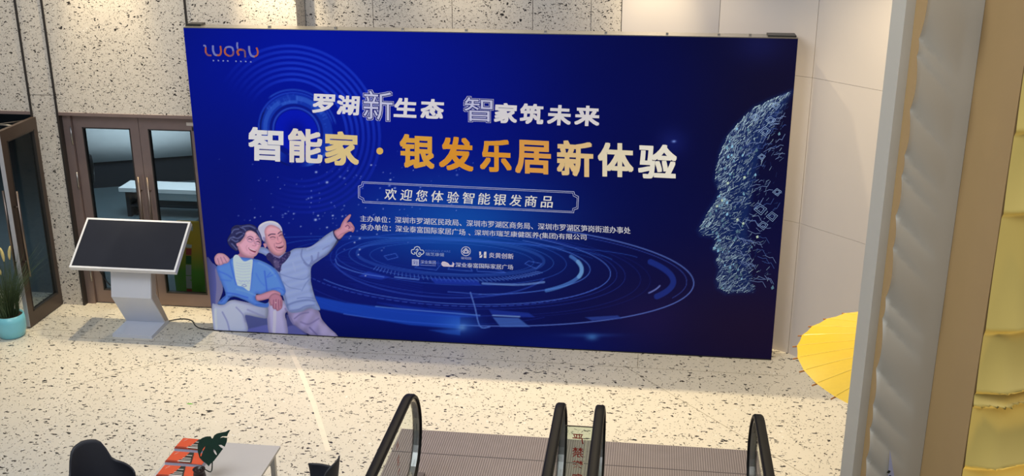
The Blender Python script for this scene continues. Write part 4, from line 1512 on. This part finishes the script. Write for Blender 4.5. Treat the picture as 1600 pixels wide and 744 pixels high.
# ================================================================== SEATING GROUP
def shell_chair(name, label, loc, rz):
    """tub chair facing local -y with a wrapped moulded back"""
    c = thing(name, label, 'chair', loc, rz, 'charcoal shell chairs by the white table')
    nu, nv = 28, 12
    bm = bmesh.new()
    grid = []
    th = .012
    for i in range(nu + 1):
        a = math.radians(-108 + 216 * i / nu)     # 0 = straight back (+y)
        k = abs(a) / math.radians(108)
        htop = .835 - .02 * (k / .33) ** 2 * (k < .33) - .185 * (1 / (1 + math.exp(-(k - .36) * 30))) - .03 * k
        row = []
        for j in range(nv + 1):
            t = j / nv
            z = .43 + (htop - .43) * t
            fl = .04 * t
            rx = .215 + fl * .5 + .012 * math.sin(PI * t); ry = .215 + fl * 1.5
            row.append(Vector((math.sin(a) * rx, math.cos(a) * ry, z)))
        grid.append(row)
    V0 = [[bm.verts.new(p) for p in r] for r in grid]
    V1 = [[bm.verts.new(Vector((p.x * .95, p.y * .95, p.z - (.008 if j == nv else 0)))) for j, p in enumerate(r)] for r in grid]
    for i in range(nu):
        for j in range(nv):
            bm.faces.new((V0[i][j], V0[i + 1][j], V0[i + 1][j + 1], V0[i][j + 1]))
            bm.faces.new((V1[i][j], V1[i][j + 1], V1[i + 1][j + 1], V1[i + 1][j]))
        bm.faces.new((V0[i][nv], V0[i + 1][nv], V1[i + 1][nv], V1[i][nv]))
        bm.faces.new((V0[i][0], V1[i][0], V1[i + 1][0], V0[i + 1][0]))
    for j in range(nv):
        bm.faces.new((V0[0][j], V0[0][j + 1], V1[0][j + 1], V1[0][j]))
        bm.faces.new((V0[nu][j], V1[nu][j], V1[nu][j + 1], V0[nu][j + 1]))
    bm_obj('backrest', bm, M['chair'], c, smooth=True)
    bm = bmesh.new()
    profs = []
    for z, s in ((.405, .80), (.42, .94), (.445, 1.0), (.46, .99), (.468, .9)):
        profs.append([(.225 * s * math.copysign(abs(math.cos(t)) ** .8, math.cos(t)), -.03 + .225 * s * math.copysign(abs(math.sin(t)) ** .8, math.sin(t)), z) for t in [2 * PI * q / 32 for q in range(32)]])
    loft(bm, profs)
    bm_obj('seat', bm, M['cushion'], c, smooth=True)
    for sx in (-1, 1):
        for sy in (-1, 1):
            tube('leg', [(sx * .13, -.03 + sy * .13, .41), (sx * .21, -.03 + sy * .21, 0)], [.016, .011], M['wood'], c, 10)
    return c


shell_chair('shell_chair', 'charcoal tub chair left of the white table with orange books', (.80, -4.06, 0), math.radians(52))
shell_chair('shell_chair', 'charcoal tub chair right of the white table, seen from the side, near the escalator', (2.34, -3.88, 0), math.radians(-98))

table = thing('side_table', 'square white glossy table carrying three orange books and a vase', 'table', (1.65, -4.0, 0))
box('table_top', -.40, .40, -.41, .41, .700, .72, M['table'], table, .004)
for x in (-.35, .35):
    for y in (-.36, .36):
        box('leg', x - .018, x + .018, y - .018, y + .018, 0, .6995, M['steel'], table)

for i, (y0, xs_, tl, dsc) in enumerate(((-3.705, .0, 0, 'farthest of the three orange books, partly under the monstera leaf'), (-3.905, .012, 0, 'middle of the three orange books on the white table'), (-4.105, .03, 0, 'nearest of the three orange books, cut by the frame edge'))):
    b = thing('book', dsc, 'book', (1.415 + xs_, y0, .7205), math.radians(-2 + i), 'orange books on the white table')
    bw, bd, bt = .148, .080, .032
    box('page_block', -bw, bw, -bd, bd, 0, bt, M['page'], b)
    # slightly lifted soft cover
    bm = bmesh.new()
    n = 12
    tops = []
    for k in range(n + 1):
        x = -bw + 2 * bw * k / n
        tops.append([(x, y, bt + .002 + .006 * math.sin(PI * (k / n)) * (1 - (y + bd) / (2 * bd)) * .6) for y in (-bd - .002, -bd * .3, bd * .4, bd)])
    rows = [[bm.verts.new(p) for p in r] for r in tops]
    low = [[bm.verts.new((p[0], p[1], p[2] - .0015)) for p in r] for r in tops]
    for k in range(n):
        for j in range(3):
            bm.faces.new((rows[k][j], rows[k + 1][j], rows[k + 1][j + 1], rows[k][j + 1]))
            bm.faces.new((low[k][j], low[k][j + 1], low[k + 1][j + 1], low[k + 1][j]))
    bm_obj('cover', bm, M['orange'], b, smooth=True)
    # printed tower motif and bands lying on the cover
    zt = bt + .0078

    def flat(pts, m, dz=0.0, name='cover_print'):
        bm = bmesh.new()
        prism(bm, pts, 'z', zt + dz, zt + dz + .0003)
        bm_obj(name, bm, m, b)
    flat([(-.035, -bd + .002), (.065, -bd + .002), (.022, bd - .01), (-.012, bd - .01)], M['ink_black'])
    flat([(-.055, -bd + .012), (.05, -bd + .012), (.042, -.035), (-.03, -.035)], M['ink_white'], .0004)
    flat([(-.032, -.02), (.036, -.02), (.034, -.012), (-.03, -.012)], M['ink_white'], .0004)
    flat([(-.018, .02), (.026, .02), (.026, .028), (-.018, .028)], M['ink_white'], .0004)
    flat([(-.05, -bd + .026), (.046, -bd + .026), (.044, -bd + .038), (-.044, -bd + .038)], M['ink_black'], .0008)
    flat([(-bw + .004, -bd), (-.045, -bd), (-.045, -bd + .02), (-bw + .004, -bd + .02)], M['orange_dark'], .0002)
    for yy in (.02, .035):
        flat([(-bw + .03, yy), (-bw + .05, yy + .03), (-bw + .052, yy + .03), (-bw + .032, yy)], M['ink_white'], .0002)

vase = thing('vase_with_leaf', 'single dark green monstera leaf in a small dark brown vase on the table', 'plant', (1.648, -4.20, .7205))
bm = bmesh.new()
add_lathe(bm, [(.032, 0), (.044, .02), (.048, .06), (.042, .10), (.038, .115), (.046, .13), (.040, .13), (.032, .115)], 28)
bm_obj('vase', bm, M['vase'], vase, smooth=True)
# leaf built in its own plane, facing the viewer
LF = B_ = None
lm_pts = [(893, 178), (870, 152), (800, 158), (740, 180), (690, 215), (672, 290), (690, 370), (735, 440), (800, 480), (860, 505), (905, 540), (925, 510), (975, 470), (1030, 400), (1085, 325), (1040, 295), (1010, 268), (1050, 270), (1105, 302), (1125, 240), (1125, 190), (1060, 172), (1020, 178), (1050, 160), (1120, 168), (1130, 130), (1155, 92), (1130, 88), (1090, 104), (1020, 108), (960, 118), (925, 140), (912, 172), (905, 185)]
holes = [[(805, 285), (775, 320), (745, 380), (742, 420), (760, 420), (775, 360), (800, 310)], [(945, 318), (975, 340), (1005, 385), (1000, 400), (975, 380), (945, 345)]]


def leafp(x, y):
    u = 240 + x / 10.057; v = 670 + y / 10.057
    q = ony(u, v, -4.08)
    dx = (x - 905) / 250.0; dy = (y - 300) / 250.0
    return Vector((q[0] - 1.648, -4.08 + 4.20 + .025 * dx * dx - .05 * dy, q[2] - .7205))


bm = bmesh.new()
ring_v = [bm.verts.new(leafp(*p)) for p in lm_pts]
edges = [bm.edges.new((ring_v[i], ring_v[(i + 1) % len(ring_v)])) for i in range(len(ring_v))]
for h in holes:
    hv = [bm.verts.new(leafp(*p)) for p in h]
    edges += [bm.edges.new((hv[i], hv[(i + 1) % len(hv)])) for i in range(len(hv))]
bmesh.ops.triangle_fill(bm, use_beauty=True, edges=edges)
bmesh.ops.solidify(bm, geom=bm.faces[:], thickness=.0015)
bm_obj('monstera_leaf', bm, M['leaf'], vase)
a0 = leafp(905, 185)
tube('stem', spline([(0.0, 0.0, .05), (.005, .02, .13), tuple(leafp(940, 620) + Vector((0, .01, 0))), tuple(leafp(945, 500) + Vector((0, .012, 0))), tuple(leafp(925, 330) + Vector((0, .015, 0))), tuple(a0 + Vector((0, .008, 0)))], 4), .0045, M['stem'], vase, 8)

# ================================================================== PARASOL
PC = Vector((6.99, -3.50, 1.672))
PRR = 1.05
par = thing('paper_parasol', 'large open yellow oil-paper parasol with bamboo ribs beside the white wall', 'umbrella', (PC.x, PC.y, 0))
NR = 32
hgt = .19
bm = bmesh.new()
rad_n = 7
rings = []
apx = bm.verts.new((0, 0, PC.z + hgt))
for j in range(1, rad_n + 1):
    t = j / rad_n
    ring_ = []
    for k in range(NR * 2):
        a = 2 * PI * k / (NR * 2)
        sag = .0 if k % 2 == 0 else -.005 * t
        r = PRR * t * (1 if k % 2 == 0 else .992)
        z = PC.z + hgt * (1 - t) + .03 * math.sin(PI * t) + sag
        ring_.append(bm.verts.new((r * math.cos(a), r * math.sin(a), z)))
    rings.append(ring_)
n2 = NR * 2
for k in range(n2):
    bm.faces.new((apx, rings[0][k], rings[0][(k + 1) % n2]))
for r0, r1 in zip(rings, rings[1:]):
    for k in range(n2):
        bm.faces.new((r0[k], r1[k], r1[(k + 1) % n2], r0[(k + 1) % n2]))
bm_obj('canopy', bm, M['parasol'], par, smooth=True)
rib_me = None
for k in range(NR):
    a = 2 * PI * k / NR
    if rib_me is None:
        bmr = bmesh.new()
        pts = [(PRR * t, 0, PC.z + hgt * (1 - t) + .03 * math.sin(PI * t) - .022 + .016 * (t > .99)) for t in (.03, .3, .6, .9, 1.0, 1.03)]
        add_tube(bmr, pts, [.004, .005, .006, .006, .006, .005], 6)
        ro = bm_obj('rib', bmr, M['bamboo'], par)
        rib_me = ro.data
    else:
        ro = link('rib', rib_me, None, par)
    ro.rotation_euler = (0, 0, a)
fold_me = None
for k in range(NR):
    if fold_me is None:
        bmr = bmesh.new()
        pts = [(PRR * t, 0, PC.z + hgt * (1 - t) + .03 * math.sin(PI * t) + .004) for t in (.05, .3, .6, .8, .985)]
        add_tube(bmr, [(p[0], p[1], p[2] - .003) for p in pts], .002, 5)
        ro = bm_obj('pleat', bmr, M['parasol_hi'], par)
        fold_me = ro.data
    else:
        ro = link('pleat', fold_me, None, par)
    ro.rotation_euler = (0, 0, 2 * PI * k / NR)
tube('pole', [(0, 0, .05), (0, 0, PC.z + hgt + .06)], .018, M['bamboo'], par, 12)
bm = bmesh.new(); add_lathe(bm, [(.02, PC.z + hgt - .01), (.05, PC.z + hgt + .005), (.03, PC.z + hgt + .07), (.012, PC.z + hgt + .1)], 20)
bm_obj('finial', bm, M['bamboo'], par, smooth=True)
bm = bmesh.new(); add_lathe(bm, [(.20, 0), (.20, .03), (.05, .06), (.03, .1)], 28)
bm_obj('base', bm, M['steel_dark'], par, smooth=True)

bm = bmesh.new()
prism(bm, [(1.0e-3, 0), (.035, -.012), (.075, -.002), (.04, .012)], 'z', .0008, .003)
M['scrap'] = mat('green_scrap', srgb(110, 190, 70), .6)
sc0 = bm_obj('leaf_scrap', bm, M['scrap'])
_p = onz(291, 631)
sc0.location = (_p[0], _p[1], 0)
tag(sc0, 'tiny bright green scrap lying on the terrazzo floor', 'litter')

# ================================================================== RELIEF COLUMNS AT THE RIGHT
EDGE = [(4.414, .212), (4.317, .264), (4.217, .154), (4.171, .249), (4.1, .148), (4.021, .227), (3.852, .138), (3.757, .25), (3.615, .141), (3.574, .233), (3.486, .127), (3.398, .2), (3.273, .102),
        (3.209, .163), (2.98, .16), (2.801, .096), (2.777, .169), (2.67, .081), (2.55, .128), (2.344, .067), (2.306, .154), (2.148, .101), (2.102, .169), (1.994, .093), (1.862, .13), (1.678, .093)]
# cusped lobes measured on the edge: cusp heights (top down) and bulges between them
cusp = [4.60, 4.217, 4.13, 3.852, 3.615, 3.50, 3.273, 3.10, 2.801, 2.67, 2.36, 2.148, 1.994, 1.80, 1.62, 1.45, 1.2, .95, .72, .5, .25, 0]
dep = [.16, .15, .15, .138, .141, .127, .102, .13, .096, .081, .07, .10, .093, .09, .09, .1, .09, .1, .09, .1, .1, .1]


def edge_d(z):
    for (za, da), (zb, db) in zip(zip(cusp, dep), zip(cusp[1:], dep[1:])):
        if zb <= z <= za:
            t = (z - zb) / (za - zb)
            return db + (da - db) * t + .34 * (za - zb) ** .8 * .55 * math.sin(PI * t) ** .75
    return .15


col1 = thing('relief_column', 'grey-white pillar face with wavy plaster relief and straight pale edge strip', 'column', (6.09, -5.0, 0))
box('edge_trim', 0, .047, 0, .34, 0, 5.2, M['relief'], col1)
X0, X1_ = .047, .34
bm = bmesh.new()
nzs, nxs = 420, 22
G = []
for i in range(nzs + 1):
    z = 4.6 * i / nzs
    row = []
    for j in range(nxs + 1):
        s = j / nxs
        sh = s * .30
        zz = min(4.59, z + sh)
        d0 = edge_d(zz)
        fade = max(0, 1 - s / .75) ** 1.2
        d = .15 + (d0 - .15) * fade * (.8 if s > 0 else 1) if s > 0 else d0
        row.append(bm.verts.new((X0 + (X1_ - X0) * s, -d, z)))
    G.append(row)
for i in range(nzs):
    for j in range(nxs):
        bm.faces.new((G[i][j], G[i][j + 1], G[i + 1][j + 1], G[i + 1][j]))
bm_obj('relief_face', bm, M['relief'], col1, smooth=True)
bm = bmesh.new()
prev = None
for i in range(nzs + 1):
    z = 4.6 * i / nzs
    cur = (bm.verts.new((X0, 0, z)), bm.verts.new((X0, -edge_d(min(4.59, z)) + .001, z)))
    if prev: bm.faces.new((prev[0], cur[0], cur[1], prev[1]))
    prev = cur
bm_obj('relief_edge', bm, M['tan'], col1)
box('column_core', X0 + .001, X1_, .0, .34, 0, 5.2, M['relief'], col1)
# small pale leaf-shaped sticker with marks, low on the pillar face
bm = bmesh.new()
pts = [(.105, 1.30), (.15, 1.50), (.165, 1.70), (.155, 1.90), (.18, 1.80), (.225, 1.62), (.25, 1.45), (.26, 1.30)]
prism(bm, [(x, z) for x, z in pts], 'y', -.166, -.164)
bm_obj('sticker', bm, M['txt_soft'], col1)
bm = bmesh.new()
for z, x, r in ((1.76, .163, .011), (1.73, .172, .010), (1.70, .166, .012), (1.66, .180, .010)):
    prism(bm, [(x - r, z - r * .5), (x + r * .3, z - r), (x + r, z + r * .4), (x, z + r)], 'y', -.1675, -.1665)
bm_obj('sticker_marks', bm, M['ink_black'], col1)
bm = bmesh.new()
for z, x, r in ((1.63, .190, .012), (1.60, .198, .012), (1.58, .186, .010)):
    prism(bm, [(x - r, z - r * .5), (x + r * .3, z - r), (x + r, z + r * .4), (x, z + r)], 'y', -.1675, -.1665)
bm_obj('sticker_marks', bm, M['red'], col1)

col2 = thing('relief_column', 'tan-sided pillar with wave relief coloured yellow as if warmly lit, at the right picture edge', 'column', (6.431, -5.85, 0))
box('column_core', .0, 1.0, .0, 1.2, 0, 5.2, M['tan'], col2)
levels = [4.95, 4.62, 4.30, 3.90, 3.52, 2.93, 2.62, 2.555, 2.21, 1.75, 1.4, 1.0, .6, .2, -.3]


def relief2(x, z):
    # arcs rise to the right; each lobe is a shingle whose lower lip stands proud
    zz = z - .15 * math.sin(min(x / .42, 1.6) * PI / 2 * .62)
    for za, zb in zip(levels, levels[1:]):
        if zb <= zz < za:
            t = (zz - zb) / (za - zb)
            return .05 + .085 * (1 - t) ** 2.6 if t > .06 else .05 + .085 * (t / .06) * .85
    return .05


bm = bmesh.new()
nz2, nx2 = 460, 24
G = []
for i in range(nz2 + 1):
    z = 1.2 + 3.6 * i / nz2
    G.append([bm.verts.new((.7 * j / nx2, -relief2(.7 * j / nx2, z) * min(1, .25 + j / 5.0), z)) for j in range(nx2 + 1)])
for i in range(nz2):
    for j in range(nx2):
        bm.faces.new((G[i][j], G[i][j + 1], G[i + 1][j + 1], G[i + 1][j]))
M['relief_warm'] = mat('warm_lit_relief', srgb(226, 198, 108), .55, 0, .03, 3)  # yellow of the warm lamp light is put into this base colour
bm_obj('relief_face', bm, M['relief_warm'], col2, smooth=True)
